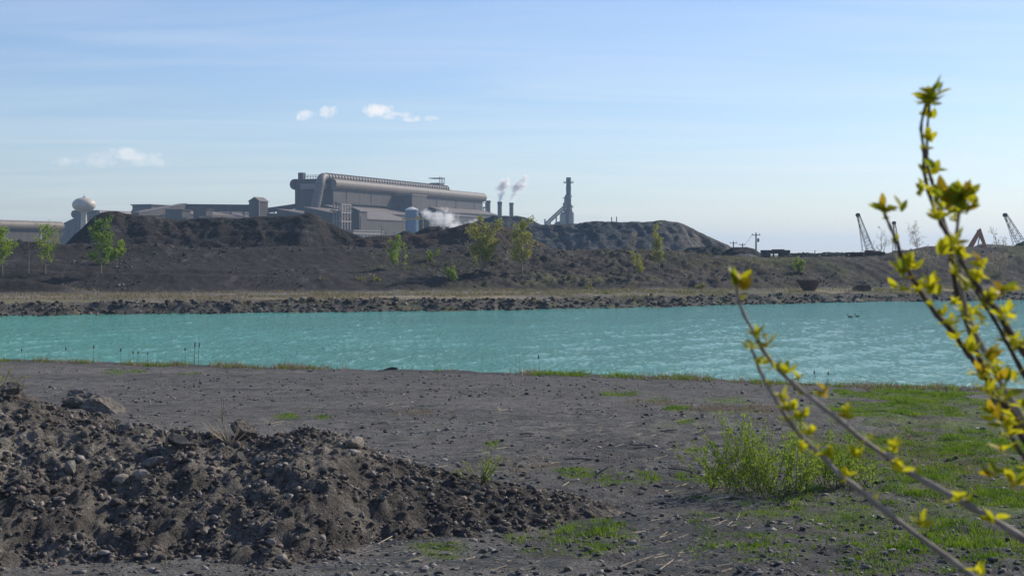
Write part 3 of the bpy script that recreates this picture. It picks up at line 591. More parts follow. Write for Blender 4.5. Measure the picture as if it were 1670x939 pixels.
h = Hall(238, 1120); lip_hall(h, 'rolling_shed', 'small shed end with rounded eave at the left of the roof cluster', h.at(322, 346)[0], h.depth(219), h.at(238, 341)[1], 2.2)
h = Hall(246, 1180); ln = h.at(346, 333)[0]; zt = h.at(246, 333)[1]; zb = h.at(246, 344)[1]
t = h.empty('flat_roof_hall', label='long flat-topped hall above the roof cluster on the left', cat='building')
MB().box(0, ln, 0, 16, GZ, zt - .8).build('wall', M['clad'], t); MB().box(-1, ln + 1, -1, 17, zt - .8, zt).build('roof', M['clad_dark'], t)
for i in range(12): MB().box(ln * (i + .1) / 12, ln * (i + .9) / 12, -.3, .02, zb, zt - 1.6).build('wall_panel', M['clad_dark'], t)
def gallery(p0, p1, w, hh, name, label, legs, matw='clad', zfoot=GZ):
    """an inclined covered conveyor on trestle legs"""
    t = empty(name, (p0.x, p0.y, zfoot), label=label, cat='conveyor'); o_ = Vector((p0.x, p0.y, zfoot)); a = p0 - o_; b = p1 - o_
    MB().bar(a, b, w, hh).build('gallery', M[matw], t)
    up = Vector((0, 0, hh / 2 + .2)); MB().bar(a + up, b + up, w + .6, .35).build('gallery_roof', M['clad_light'], t)
    n = legs
    for i in range(n):
        p = a.lerp(b, (i + .5) / n); m_ = MB()
        m_.bar((p.x - w * .3, p.y, 0), (p.x - w * .1, p.y, p.z - hh / 2), .5); m_.bar((p.x + w * .3, p.y, 0), (p.x + w * .1, p.y, p.z - hh / 2), .5)
        m_.build('trestle', M['steel'], t)
    return t
gallery(P(222, 352, 980), P(300, 337.5, 1040), 4, 4, 'conveyor_gallery', 'inclined conveyor gallery climbing to the flat-topped hall', 4)
gallery(P(300, 339, 1040), P(408, 340, 1060), 4, 4.2, 'conveyor_gallery', 'level conveyor gallery leading into the left side of the transfer tower', 5)
gallery(P(434, 344, 1050), P(486, 336.5, 1040), 4, 2.6, 'conveyor_gallery', 'thin conveyor bridge rising from the transfer tower to the mill hall', 2)
h = Hall(346, 1150); ln = h.at(410, 336)[0]; zt = h.at(346, 335)[1]; t = h.empty('flat_roof_hall', label='flat-roofed block with two roof vents left of the transfer tower', cat='building')
MB().box(0, ln, 0, 14, GZ, zt - .6).build('wall', M['clad'], t); MB().box(-.5, ln + .5, -.5, 14.5, zt - .6, zt).build('roof', M['clad_dark'], t)
for px in (374.5, 386): a, _ = h.at(px, 334); MB().box(a - 4, a + 4, 3, 6, zt, zt + 1.3).build('roof_vent', M['clad_dark'], t)
shed(311, 404, 1000, 350, 344.5, 14, 'barrel_shed', 'low pale barrel-roofed shed in front of the conveyor gallery', ridge=.5, mr='clad_light')
shed(297, 311, 985, 343, 342, 12, 'dark_block', 'dark square block under the conveyor left of the pale low roof', mw='clad_dark', mr='clad_dark', ridge=1)
shed(336, 347, 985, 342, 341, 9, 'dark_block', 'dark narrow block splitting the pale low roof', mw='clad_dark', mr='clad_dark', ridge=1)
shed(344, 420, 930, 353.5, 352.5, 8, 'low_annex', 'thin pale strip of roof just above the long dark heap', mw='steel_pale', mr='clad_light', ridge=1)
shed(437, 462, 1030, 349, 346.5, 14, 'low_shed', 'low dark shed under the thin conveyor bridge', mw='clad_dark', mr='clad', ridge=1)
shed(458, 484, 1000, 351, 348.5, 10, 'low_shed', 'low pale-roofed shed touching the left foot of the mill hall', mr='clad_light', ridge=1)
# transfer tower: gable roof, two visible faces
h = Hall(422.5, 1010); dp = h.depth(406); ln = h.at(437, 330)[0]; ze = h.at(422.5, 328.8)[1]; zr = ze + 2.6
t = h.empty('transfer_tower', label='square tower block with low gable roof between two conveyors', cat='tower')
MB().prism([(0, GZ), (dp, GZ), (dp, ze), (dp * .45, zr), (0, ze)], 0, 0, ln).build('wall', M['clad'], t)
pr = [(-.5, ze + .05), (dp * .45, zr + .05), (dp + .5, ze + .05)]
MB().prism(pr + [(p[0], p[1] + .4) for p in pr[::-1]], 0, -.4, ln + .4).build('roof', M['clad_light'], t)
MB().bar((-.1, -.1, GZ), (-.1, -.1, ze), .5).build('corner_trim', M['steel_pale'], t)
# --- water tower
c = P(137, 322, 1050); s = 1050 / F
t = empty('water_tower', (c.x, c.y, GZ), label='cream spheroid water tower on a single pedestal', cat='water tower')
zc = EYE + (HY - 334) * s - GZ; rw = 19 * s
prof = [(rw * math.cos(R(a)), zc + (12 if a > 0 else 12.5) * s * math.sin(R(a)) * (1 if abs(a) > 2 else 1)) for a in range(-72, 90, 9)] + [(.3, zc + 12 * s)]
MB().lathe(prof, 40).build('tank', M['cream'], t, smooth=True)
MB().lathe([(7.5 * s, 0), (4.6 * s, zc - 22 * s), (4.4 * s, zc - 14 * s), (6.2 * s, zc - 11.6 * s)], 28).build('pedestal', M['cream'], t, smooth=True)
MB().lathe([(2.2 * s, zc + 11.8 * s), (2.2 * s, zc + 13 * s), (.6 * s, zc + 13.4 * s)], 12).build('roof_hatch', M['steel_pale'], t)
MB().bar((0, 0, zc + 13 * s), (0, 0, zc + 17 * s), .25).build('antenna', M['steel'], t)
# --- three chimneys
for px, yt, w, lab in ((796, 327.5, 7.6, 'leftmost of the three brown chimneys, touching the mill end'), (815, 329.5, 7.0, 'middle of the three brown chimneys, with a steam plume above'), (834, 331, 6.6, 'rightmost of the three brown chimneys, standing free')):
    D = 1320; c = P(px, yt, D); s = D / F; hh = c.z - GZ
    t = empty('chimney', (c.x, c.y, GZ), label=lab, cat='chimney', group='three chimneys right of the mill')
    MB().lathe([(w / 2 * s * 1.05, 0), (w / 2 * s, hh)], 24).build('shaft', M['stack'], t, smooth=True)
    MB().lathe([(w / 2 * s + .25, hh - 1.6), (w / 2 * s + .25, hh + .15), (w / 2 * s - .5, hh + .15)], 24).build('rim', M['stack_dark'], t)
    MB().lathe([(w / 2 * s + .3, hh * .5), (w / 2 * s + .3, hh * .5 + .5)], 24).build('band', M['stack_dark'], t)
a = P(786.5, 331, 1290)
t = empty('pipe_trestle', (a.x, a.y, GZ), label='thin pipe frame between the mill end and the first chimney', cat='trestle')
m_ = MB(); 
for x in (0, 2.6): m_.bar((x, 0, 0), (x, 0, a.z - GZ), .5)
m_.build('column', M['steel'], t)
for k in range(6): z = (a.z - GZ) * (1 - k * .09); MB().bar((-1, 0, z), (3.6, 0, z), .4).build('rung', M['steel'], t)
MB().tube([(1.2, 0, 0), (1.2, 0, a.z - GZ - 3), (3.4, 0, a.z - GZ - 5), (3.4, 0, a.z - GZ - 12)], .5, 8).build('pipe', M['duct'], t)
# --- blast furnace stack with skip incline
D = 1400; s = D / F; c = P(927.2, 289.5, D); hh = c.z - GZ
t = empty('blast_furnace', (c.x, c.y, GZ), label='tall dark furnace stack with inclined skip bridge on its left', cat='furnace')
hp = lambda y: EYE + (HY - y) * s - GZ
rr_ = random.Random(5); body = [(4.8 * s, 0), (4.8 * s, hp(366))]
for k in range(19): y_ = 364 - k * 3.9; body.append(((4.1 + (.5 if k < 6 else 0) + rr_.uniform(-.35, .4)) * s, hp(y_)))
body.append((3.9 * s, hh))
MB().lathe(body, 22).build('stack', M['stack_dark'], t)
for y_, w in ((298.5, 8.2), (338.5, 7.8), (322, 5.6)):
    pl = MB().lathe([(w * s, hp(y_)), (w * s, hp(y_) + .7)], 20).build('platform', M['steel'], t)
    m_ = MB()
    for k in range(12): q = 2 * math.pi * k / 12; m_.bar((w * s * math.cos(q), w * s * math.sin(q), hp(y_) + .7), (w * s * math.cos(q), w * s * math.sin(q), hp(y_) + 2.0), .18)
    m_.build('railing', M['steel'], pl)
MB().tube([(-5.6 * s, 0, hp(362)), (-6.0 * s, 0, hp(330)), (-5.4 * s, 0, hp(322)), (-3.2 * s, 0, hp(318))], 1.5 * s, 10).build('uptake_pipe', M['steel'], t, smooth=True)
MB().tube([(5.0 * s, -1 * s, hp(366)), (5.0 * s, -1 * s, hp(336)), (3 * s, -1 * s, hp(332))], .8 * s, 8).build('downcomer', M['stack_dark'], t, smooth=True)
MB().tube([(-8.2 * s, 0, hp(345)), (-8.2 * s, 0, hp(331))], 1.0 * s, 8).build('bleeder_pipe', M['steel'], t)
MB().bar((-9.5 * s, 0, hp(323)), (-3 * s, 0, hp(323)), .6).build('hoist_arm', M['steel'], t)
i0, i1 = Vector((-38 * s, 0, hp(364))), Vector((-4.5 * s, 0, hp(333)))
inc = None
for off in (0, 5.5 * s):
    b_ = MB().bar(i0 + Vector((0, 0, -off)), i1 + Vector((0, 0, -off)), 4, 1.3).build('skip_bridge', M['steel_pale'], t); inc = inc or b_
m_ = MB()
for k in range(14):
    p, q = i0.lerp(i1, k / 14), i0.lerp(i1, (k + 1) / 14); m_.bar(p, q - Vector((0, 0, 5.5 * s)), .6); m_.bar(p, p - Vector((0, 0, 5.5 * s)), .6)
m_.build('lattice', M['steel_pale'], inc)
for x_ in (-30, -20): MB().bar((x_ * s, 0, 0), (x_ * s, 0, i0.lerp(i1, (x_ + 38) / 33.5).z - 5.5 * s), 1.1).build('bridge_post', M['steel'], t)
MB().bar((-38.5 * s, 0, 0), (-38.5 * s, 0, hp(357)), 1.2).build('bridge_post', M['steel'], t)
MB().box(-14 * s, -5 * s, -6, 6, 0, hp(349)).build('stove_house', M['steel_pale'], t)
MB().box(-12 * s, -7 * s, -4, 4, hp(349) + .02, hp(346)).build('stove_roof_house', M['steel'], t)
MB().lathe([(4.3 * s, 0), (4.3 * s, hp(348)), (2.8 * s, hp(345.5)), (.4, hp(344.5))], 18, (4.5 * s, -4, 0)).build('stove_dome', M['steel_pale'], t, smooth=True)
MB().prism([(-24 * s, 0), (-5.1 * s, 0), (-5.1 * s, hp(362)), (-14.1 * s, hp(360.5)), (-22 * s, hp(363))], 1, 6.2, 16).build('cast_house', M['clad'], t)
# ------------------------------------------------------------------ poles, wires
def pole(px, ytop, ybase, D, label, arm=True, lamp=False):
    a = P(px, ytop, D); zb = min(P(px, ybase, D).z, 7.2) - .5; hh = a.z - zb
    t = empty('utility_pole', (a.x, D, zb), label=label, cat='utility pole', group='utility poles on the skyline')
    MB().tube([(0, 0, 0), (0, 0, hh)], [.2, .14], 8).build('shaft', M['wood'], t)
    if arm:
        MB().bar((-.9, 0, hh - .5), (.9, 0, hh - .5), .14).build('crossarm', M['wood'], t)
        for x in (-.75, 0, .75): MB().tube([(x, 0, hh - .42), (x, 0, hh - .15)], .07, 6).build('insulator', M['steel_pale'], t)
    if lamp:
        MB().lathe([(.22, 0), (.22, .7), (.1, .8)], 10, (.45, -.1, hh * .6)).build('transformer', M['steel'], t)
    return Vector((a.x, D, a.z))
p1 = pole(1233, 379.5, 410, 340, 'tall utility pole with transformer right of the small black heap', True, True)
p2 = pole(1196, 393.5, 404, 420, 'short utility pole at the right foot of the huge heap')
p3 = pole(1211, 396.5, 404, 470, 'short distant pole between two taller poles', True)
pole(997.5, 354, 363, 470, 'left one of the twin short poles on top of the huge heap', False); pole(1005.5, 353.5, 363, 470, 'right one of the twin short poles on top of the huge heap', False)
pole(1329, 408, 416, 520, 'tiny far pole above the scrub right of the concrete frame', False)
def wire(a, b, sag, label):
    pts = [a.lerp(b, i / 14) - Vector((0, 0, sag * 4 * (i / 14) * (1 - i / 14))) for i in range(15)]
    tag(MB().tube(pts, .035, 4).build('power_line', M['steel'], None), label, 'power line')
wire(p1 + Vector((-.75, 0, -.15)), p2 + Vector((.75, 0, -.1)), 1.6, 'sagging power line between the tall pole and the short pole')
# ------------------------------------------------------------------ concrete frame, barge, slag pot
t = empty('concrete_frame', (PX(1264, 290), 290, 0), label='dark concrete frame with a square opening on the bank crest', cat='concrete frame')
s = 290 / F; zb = P(0, 421.5, 290).z - 1.2; z1 = P(0, 414, 290).z; z2 = P(0, 407.8, 290).z
MB().box(-22 * s, 22.5 * s, -1.5, 1.5, z1, z2).build('lintel', M['concrete'], t, bevel=.06)
MB().box(-22 * s, -9 * s, -1.4, 1.4, zb, z1).build('pier', M['concrete'], t, bevel=.05); MB().box(7 * s, 21 * s, -1.4, 1.4, zb, z1).build('pier', M['concrete'], t, bevel=.05)
MB().box(-4 * s, 14 * s, -1.0, 1.0, z2 + .005, z2 + .14).build('capping_slab', M['concrete'], t)
MB().box(-5 * s, -3 * s, -1.2, -.8, zb, z1).build('post', M['concrete'], t)
t = empty('scrap_deck', (PX(1412, 290), 290, 0), label='rusty flat steel deck on blocks below the left crane', cat='steel deck')
zt = P(0, 411.3, 290).z; zm = P(0, 415.5, 290).z; zb = P(0, 420.5, 290).z - .8
MB().box(-29 * s, 27 * s, -2.5, 2.5, zm, zt).build('deck', M['rust'], t, bevel=.05)
for a_, b_ in ((-22, -8), (4, 20)): MB().box(a_ * s, b_ * s, -2, 2, zb, zm).build('block', M['rust'], t)
for a_ in (-27, -14, 0, 12, 24): MB().box(a_ * s, (a_ + 1.5) * s, -2.7, -2.5, zm + .02, zt + .1).build('stiffener', M['rust'], t)
D = far_hit(1319, 474); zb = gz(PX(1319, D), D) - .05
t = empty('slag_pot', (PX(1319, D), D, zb), label='rusty conical slag pot standing on the far shore track', cat='slag pot')
s = D / F; hh = P(0, 456.5, D).z - zb
MB().lathe([(9.5 * s, 0), (10.5 * s, .25), (16.5 * s, hh - .35), (17.5 * s, hh - .3), (17.5 * s, hh), (16.2 * s, hh), (15.6 * s, hh - .3), (9 * s, .5)], 26).build('bowl', M['rust'], t, smooth=True)
for q in (-1, 1): MB().box(min(q * 16 * s, q * 20 * s), max(q * 16 * s, q * 20 * s), -.3, .3, hh - .4, hh + .12).build('lug', M['rust'], t)
for k in range(8): q = R(k * 45 + 20); MB().bar((10.6 * s * math.cos(q), 10.6 * s * math.sin(q), .3), (16.8 * s * math.cos(q), 16.8 * s * math.sin(q), hh - .35), .16).build('rib', M['rust'], t)
MB().lathe([(11 * s, 0), (11 * s, .18)], 20).build('foot_ring', M['rust'], t)
D = far_hit(1405, 474); zb = gz(PX(1405, D), D)
t = empty('scrap_bin', (PX(1406, D), D, zb - .05), label='low rusty scrap bin on the far shore right of the slag pot', cat='scrap bin')
MB().prism([(-1.25, 0), (1.2, 0), (1.35, .55), (.9, .95), (-.8, 1.0), (-1.4, .5)], 1, -.8, .8).build('bin', M['rust'], t, bevel=.05)
for x in (-.9, 0, .9): MB().box(x - .07, x + .07, -.9, -.8, .1, .8).build('rib', M['rust'], t)
# ------------------------------------------------------------------ cranes and excavator
def lattice(t, a, b, w0, w1, n, mat, cw=.16, name='boom'):
    a, b = Vector(a), Vector(b); d = (b - a).normalized(); x = d.cross(Vector((0, 1, 0))).normalized(); y = Vector((0, 1, 0))
    def cn(f, i): w = (w0 + (w1 - w0) * f) / 2; sx, sy = ((-1, -1), (1, -1), (1, 1), (-1, 1))[i]; return a.lerp(b, f) + x * sx * w + y * sy * w
    bo = MB()
    for i in range(4): bo.bar(cn(0, i), cn(1, i), cw)
    bo = bo.build(name, mat, t); la = MB()
    for k in range(n):
        for i in range(4):
            j = (i + 1) % 4; p, q = (cn(k / n, i), cn((k + 1) / n, j)) if k % 2 else (cn(k / n, j), cn((k + 1) / n, i)); la.bar(p, q, cw * .6)
            la.bar(cn(k / n, i), cn(k / n, j), cw * .55)
    la.build('lacing', mat, bo); return bo
def crane(tip, foot, mast, D, label, w0, w1, n, cw=.10):
    f_ = P(*foot, D); tp = P(*tip, D); base = Vector((f_.x, D, 5.2))
    t = empty('lattice_crane', base, label=label, cat='crane', group='lattice cranes on the right skyline')
    L_ = lambda v: v - base
    lattice(t, L_(f_), L_(tp), w0, w1, n, M['steel_pale'], cw)  # boom in the pale steel colour, to paint in the lightening by haze
    MB().tube([L_(tp) + Vector((0, -.5, -.1)), L_(tp) + Vector((0, .5, -.1))], .5, 12).build('sheave', M['stack_dark'], t)
    mp = L_(P(*mast, D))
    m_ = MB()
    for y in (-.5, .5): m_.bar(L_(tp) + Vector((0, y, 0)), mp + Vector((0, y, 0)), .09)
    m_.build('pendant_cable', M['steel'], t)
    for k in range(5): f = (k + 1) / 6; MB().bar(L_(tp).lerp(mp, f), L_(tp).lerp(L_(f_), f), .07).build('tie', M['steel'], t)
    s_ = 1 if mast[0] > foot[0] else -1
    MB().prism([(-1.6, .9), (2.6 * s_ if s_ > 0 else 1.6, .9), (2.6, 2.6), (-1.2, 2.9)], 1, -1.4, 1.4).build('cab', M['rust'], t)
    for y in (-1.5, 1.0): MB().prism([(-2.4, .1), (2.4, .1), (2.7, .5), (2.4, .9), (-2.4, .9), (-2.7, .5)], 1, y, y + .6).build('track', M['stack_dark'], t)
crane((1399, 350), (1420, 410), (1407, 411), 400, 'left lattice crane with upright boom above the rusty deck', 1.7, .7, 11)
crane((1458, 363), (1464, 409), (1456, 409), 450, 'short upright lattice crane half hidden behind a leafy twig', 1.2, .6, 9)
crane((1639, 350), (1668, 401), (1654, 403), 400, 'lattice crane with boom leaning left at the right edge', 1.9, .8, 11)
D = 380; b0 = P(1579, 409, D); top = P(1597.5, 376.5, D); tip = P(1609, 408, D)
base = Vector((b0.x - 1, D, 5.0)); t = empty('excavator', base, label='rust red excavator with raised bent arm behind the hill', cat='excavator')
def plate(pts, w, nm, mat, par):
    o_ = MB(); a, b, wa, wb = pts; a, b = a - base, b - base; d = (b - a).normalized(); x = d.cross(Vector((0, 1, 0))).normalized()
    o_.prism([((a + x * wa).x, (a + x * wa).z), ((b + x * wb).x, (b + x * wb).z), ((b - x * wb).x, (b - x * wb).z), ((a - x * wa).x, (a - x * wa).z)], 1, -w, w); return o_.build(nm, mat, par, bevel=.04)
M['exca'] = mat_noise('faded_red_paint', (.34, .15, .07), (.48, .24, .12), .8, .7, .1)
plate((b0, top, .62, .42), .3, 'boom', M['exca'], t); plate((top + Vector((-.2, 0, .3)), tip, .52, .28), .25, 'stick', M['exca'], t)
MB().bar(b0 - base + Vector((2.2, 0, .6)), b0.lerp(top, .75) - base + Vector((.7, 0, 0)), .22).build('hydraulic_ram', M['steel_pale'], t)
MB().bar(b0.lerp(top, .8) - base + Vector((0, 0, .8)), top - base + Vector((.2, 0, .6)), .2).build('hydraulic_ram', M['steel_pale'], t)
MB().prism([(-2.2, 1.1), (1.6, 1.1), (1.6, 2.2), (.4, 2.9), (-2.0, 2.4)], 1, -1.3, 1.3).build('cab', M['exca'], t, bevel=.05)
for y in (-1.5, 1.0): MB().prism([(-2.2, .1), (2.0, .1), (2.3, .5), (2.0, .95), (-2.2, .95), (-2.5, .5)], 1, y, y + .5).build('track', M['stack_dark'], t)
MB().prism([(-.8, 0), (.5, -.2), (.9, .7), (-.3, .9)], 1, -.5, .5).build('bucket', M['stack_dark'], t).location = tip - base + Vector((0, 0, -1.0))
# ------------------------------------------------------------------ waterfowl
for px, py, lab, sc in ((1386, 517.5, 'nearer dark water bird with raised neck, left of a pair', .8), (1397.5, 516.5, 'farther dark water bird, right of a pair', .68)):
    D = 18200 / (py - 415); t = empty('water_bird', (PX(px, D), D, .0), label=lab, cat='bird', group='pair of birds on the water'); t.scale = (sc,) * 3
    me = bpy.data.meshes.new('body'); vv = [(.46, 0, .14), (.30, 0, .10), (.05, 0, .09), (-.18, 0, .12), (-.27, 0, .24), (-.29, 0, .40), (-.33, 0, .47), (-.43, 0, .45)]
    me.from_pydata(vv, [(i, i + 1) for i in range(7)], []); ob = link(bpy.data.objects.new('body', me), t)
    sk = ob.modifiers.new('skin', 'SKIN'); ob.modifiers.new('sub', 'SUBSURF').levels = 2; ob.modifiers['sub'].render_levels = 2
    for i, r in enumerate((.03, .10, .135, .10, .05, .042, .055, .014)): me.skin_vertices[0].data[i].radius = (r, r * .95)
    me.skin_vertices[0].data[2].use_root = True; me.materials.append(M['feather'])
# ------------------------------------------------------------------ trees and shrubs
def rv(a, b): return random.uniform(a, b)
def hh0(px, yb, D, yt): return max(2.0, ((yb or yt + 30) - yt) / F * D)
def tree(px, ybase, D, ytop, wpx, label, leaf='leaf_spring', n_leaf=1500, branches=18, lsize=.16, bark='bark_pale', stems=1, up=.75, sub=3, tr=None, name='sapling_tree', cat='tree', low=.18, zb=None, lean=0, clump=.35, group='young trees on the far bank'):
    lsize *= 1.1; n_leaf = int(n_leaf * 1.75); tr = (tr or max(.035, hh0(px, ybase, D, ytop) * .012)) * 1.35
    if zb is None and ybase: D = far_hit(px, ybase) or D
    x = PX(px, D); z0 = zb if zb is not None else gz(x, D) - .15
    s_ = D / F; hh = EYE + (HY - ytop) * s_ - z0; W = wpx * s_ / 2 * 1.3
    t = empty(name, (x, D, z0), label=label, cat=cat, group=group)
    mb = MB(); tips = []
    for st in range(stems):
        an = rv(0, 6.28); sp = 0 if stems == 1 else W * rv(.25, .75)
        h_ = hh * (1 if st == 0 else rv(.6, .95)); pts = []; r0 = tr or max(.035, hh * .012)
        for i in range(9):
            f = i / 8; pts.append(Vector((math.cos(an) * sp * f ** .8 + lean * f * hh + rv(-.02, .02) * hh * f, math.sin(an) * sp * f ** .8 + rv(-.02, .02) * hh * f, h_ * f)))
        mb.tube(pts, [r0 * (1 - .88 * i / 8) for i in range(9)], 6)
        nb = max(3, branches // stems)
        for k in range(nb):
            f = low + (1 - low) * (k + rv(0, .9)) / nb; i = min(int(f * 8), 7); p = pts[i].lerp(pts[i + 1], f * 8 - i)
            a = rv(0, 6.28); ln_ = W * rv(.45, 1.05) * (1.0 - .72 * max(0, f - .35)) * (1 if stems == 1 else .55)
            d = Vector((math.cos(a), math.sin(a), rv(.5, 1.3) * up)); q = p + d * ln_ * .55; e = q + Vector((d.x * .6, d.y * .6, d.z * 1.2)) * ln_ * .5
            rr = r0 * (1 - .8 * f) * .45 + .008; mb.tube([p, q, e], [rr, rr * .6, rr * .25], 4, False)
            for j in range(sub):
                g = rv(.25, 1); b0_ = p.lerp(q, g * 2) if g < .5 else q.lerp(e, g * 2 - 1); d2 = Vector((rv(-1, 1), rv(-1, 1), rv(0, 1.2))); e2 = b0_ + d2 * ln_ * .33
                mb.tube([b0_, e2], [rr * .4, rr * .15], 3, False); tips += [(b0_, e2)]
            tips += [(p.lerp(q, .3), q), (q, e)]
    mb.build('trunk', M[bark], t, smooth=True)
    if n_leaf:
        k = np.random.randint(0, len(tips), n_leaf); A = np.array([tuple(a) for a, b in tips])[k]; B = np.array([tuple(b) for a, b in tips])[k]
        f = np.random.rand(n_leaf, 1); C = A + (B - A) * f + np.random.randn(n_leaf, 3) * clump * .62 * (hh / 6) ** .5
        a = np.random.randn(n_leaf, 3); a /= np.linalg.norm(a, axis=1)[:, None]; b = np.cross(a, np.random.randn(n_leaf, 3)); b /= np.linalg.norm(b, axis=1)[:, None]
        sz_ = lsize * np.random.uniform(.5, 1.2, (n_leaf, 1)); V = np.stack([C - a * sz_, C + b * sz_ * .55, C + a * sz_, C - b * sz_ * .55], 1).reshape(-1, 3)
        mesh_np('crown', V, np.arange(4 * n_leaf).reshape(-1, 4), M[leaf], t)
    return t
tree(165, 447, 252, 366, 46, 'tall bright green sapling standing alone below the left end of the long heap', n_leaf=1500, branches=26, lsize=.17, leaf='leaf_green')
tree(190, 432, 262, 398, 50, 'low wide green sapling just right of the tall bright one', n_leaf=700, branches=16, lsize=.17, stems=2)
tree(74, 446, 250, 372, 42, 'thin pale sapling with sparse yellow-green leaves in front of the long shed', n_leaf=600, branches=20, lsize=.15)
tree(4, 448, 248, 378, 50, 'green sapling cut by the left edge of the picture', n_leaf=1100, branches=20, lsize=.17)
tree(47, 446, 252, 384, 14, 'bare white slender trunk between two green saplings', n_leaf=0, branches=7, sub=1, tr=.06, low=.4, bark='bark_grey')
tree(640, 440, 255, 388, 34, 'small yellow-green sapling on the bank below the small mounds', n_leaf=520, branches=16, lsize=.15, stems=2)
tree(661, 460, 250, 398, 12, 'thin bare stem beside the small yellow-green sapling', n_leaf=40, branches=6, sub=1, tr=.05, low=.5)
tree(703, 424, 268, 408, 26, 'tiny pale green bush above the shaded slope', n_leaf=260, branches=8, lsize=.14, stems=3, low=.05)
tree(786, 442, 262, 360, 70, 'widest olive green tree with many stems before the brown heap', n_leaf=2600, branches=44, lsize=.16, stems=5, leaf='leaf_olive', sub=4)
tree(851, 445, 262, 368, 48, 'narrower olive tree next to the widest one', n_leaf=1500, branches=26, lsize=.16, leaf='leaf_olive', sub=4)
tree(738, 459, 256, 436, 24, 'small bright green fan-shaped shrub on the lower slope', n_leaf=500, branches=16, lsize=.15, stems=6, low=.05)
tree(1075, 437, 272, 368, 26, 'slender pale green tree in front of the huge hazy blue-grey heap', n_leaf=800, branches=24, lsize=.15, stems=2, leaf='leaf_olive')
tree(1032, 424, 272, 383, 22, 'faint reddish bare sapling before the huge hazy blue-grey heap', n_leaf=240, branches=14, lsize=.10, leaf='leaf_pale')
tree(1044, 450, 262, 414, 34, 'pale green shrub at the left foot of the slender pale tree', n_leaf=420, branches=14, lsize=.14, stems=3, leaf='leaf_olive')
tree(1092, 450, 262, 421, 6, 'short bare white stem right of the slender pale tree', n_leaf=0, branches=4, sub=0, tr=.05, low=.5, bark='bark_grey')
tree(1303, 442, 268, 424, 26, 'bright green bush on the bank above the slag pot', n_leaf=420, branches=14, lsize=.15, stems=5, low=.05)
tree(1437, 416, 340, 371, 48, 'bare branching tree right of the left crane', n_leaf=160, branches=26, lsize=.10, stems=3, leaf='leaf_pale', sub=5, zb=6.0)
tree(1498, 404, 340, 366, 38, 'bare rounded tree on the dark hill behind the leafy twigs', n_leaf=260, branches=28, lsize=.12, stems=2, leaf='leaf_pale', sub=5, zb=7.5)
tree(1634, 412, 340, 374, 40, 'pale bare tree between the excavator arm and the leaning crane', n_leaf=240, branches=26, lsize=.12, stems=2, leaf='leaf_pale', sub=5, zb=6.4)
tree(1512, 445, 272, 400, 44, 'faint straw-coloured shrub on the slope right of the bare tree', n_leaf=420, branches=20, lsize=.12, stems=4, leaf='leaf_pale', sub=4)
tree(1630, 450, 278, 408, 60, 'wide straw-coloured scrub at the right edge of the far slope', n_leaf=500, branches=26, lsize=.12, stems=5, leaf='leaf_pale', sub=4)
tree(622, 376, 860, 366, 18, 'far dark bare tree before the low pale annex', n_leaf=0, branches=8, sub=2, tr=.2, zb=P(0, 384, 860).z - 1, low=.3, bark='bark_dark')
for k, (px, D, yt, w, lf, lab) in enumerate(((92, 345, 366, 30, 'leaf_olive', 'olive sapling beside the left end of the long heap'), (612, 246, 459, 26, 'leaf_olive', 'low straw-green bush at the foot of the shaded slope'), (590, 246, 463, 22, 'leaf_olive', 'lower left neighbour of the straw-green bush at the slope foot'),
                                             (960, 250, 476, 20, 'leaf_olive', 'small weedy bush on the centre of the far shore'), (1140, 254, 466, 22, 'leaf_olive', 'yellowish bush on the far shore left of the lone leafy twig'), (990, 224, 478, 14, 'leaf_green', 'little bright green tuft on the far shore rubble'), (528, 244, 464, 26, 'leaf_pale', 'dry tan bush at the foot of the dark slope'))):
    tree(px, 0, D, yt, w, lab, n_leaf=300, branches=14, lsize=.13, stems=5, leaf=lf, low=.08, name='bush', cat='bush', group='bushes on the far bank')
# scrub on the skyline right of the concrete frame
def scrub():
    n = 5200; px = np.random.uniform(1288, 1386, n); D = np.random.uniform(420, 470, n)
    top = np.interp(px, [1288, 1300, 1310, 1322, 1335, 1345, 1360, 1372, 1386], [414, 413.5, 412.5, 413.5, 414, 412, 412.5, 412.5, 413.5]) + 1.2 * fbm(px * .3, px * 0, 3, seed=90)
    zt = EYE + (HY - top) / F * D; z = 5.2 + (zt - 5.2) * np.random.rand(n) ** .6; C = np.stack([(px - CX) / F * D, D, z], 1)
    a = np.random.randn(n, 3); a /= np.linalg.norm(a, axis=1)[:, None]; b = np.cross(a, np.random.randn(n, 3)); b /= np.linalg.norm(b, axis=1)[:, None]
    V = np.stack([C - a * .3, C + b * .22, C + a * .3, C - b * .22], 1).reshape(-1, 3)
    m = mat_leaf('scrub_leaf', (.018, .026, .012), (.04, .05, .022), .2, 1)
    tag(mesh_np('scrub', V, np.arange(4 * n).reshape(-1, 4), m), 'line of dark scrub along the far skyline', 'scrub', kind='stuff')
scrub()
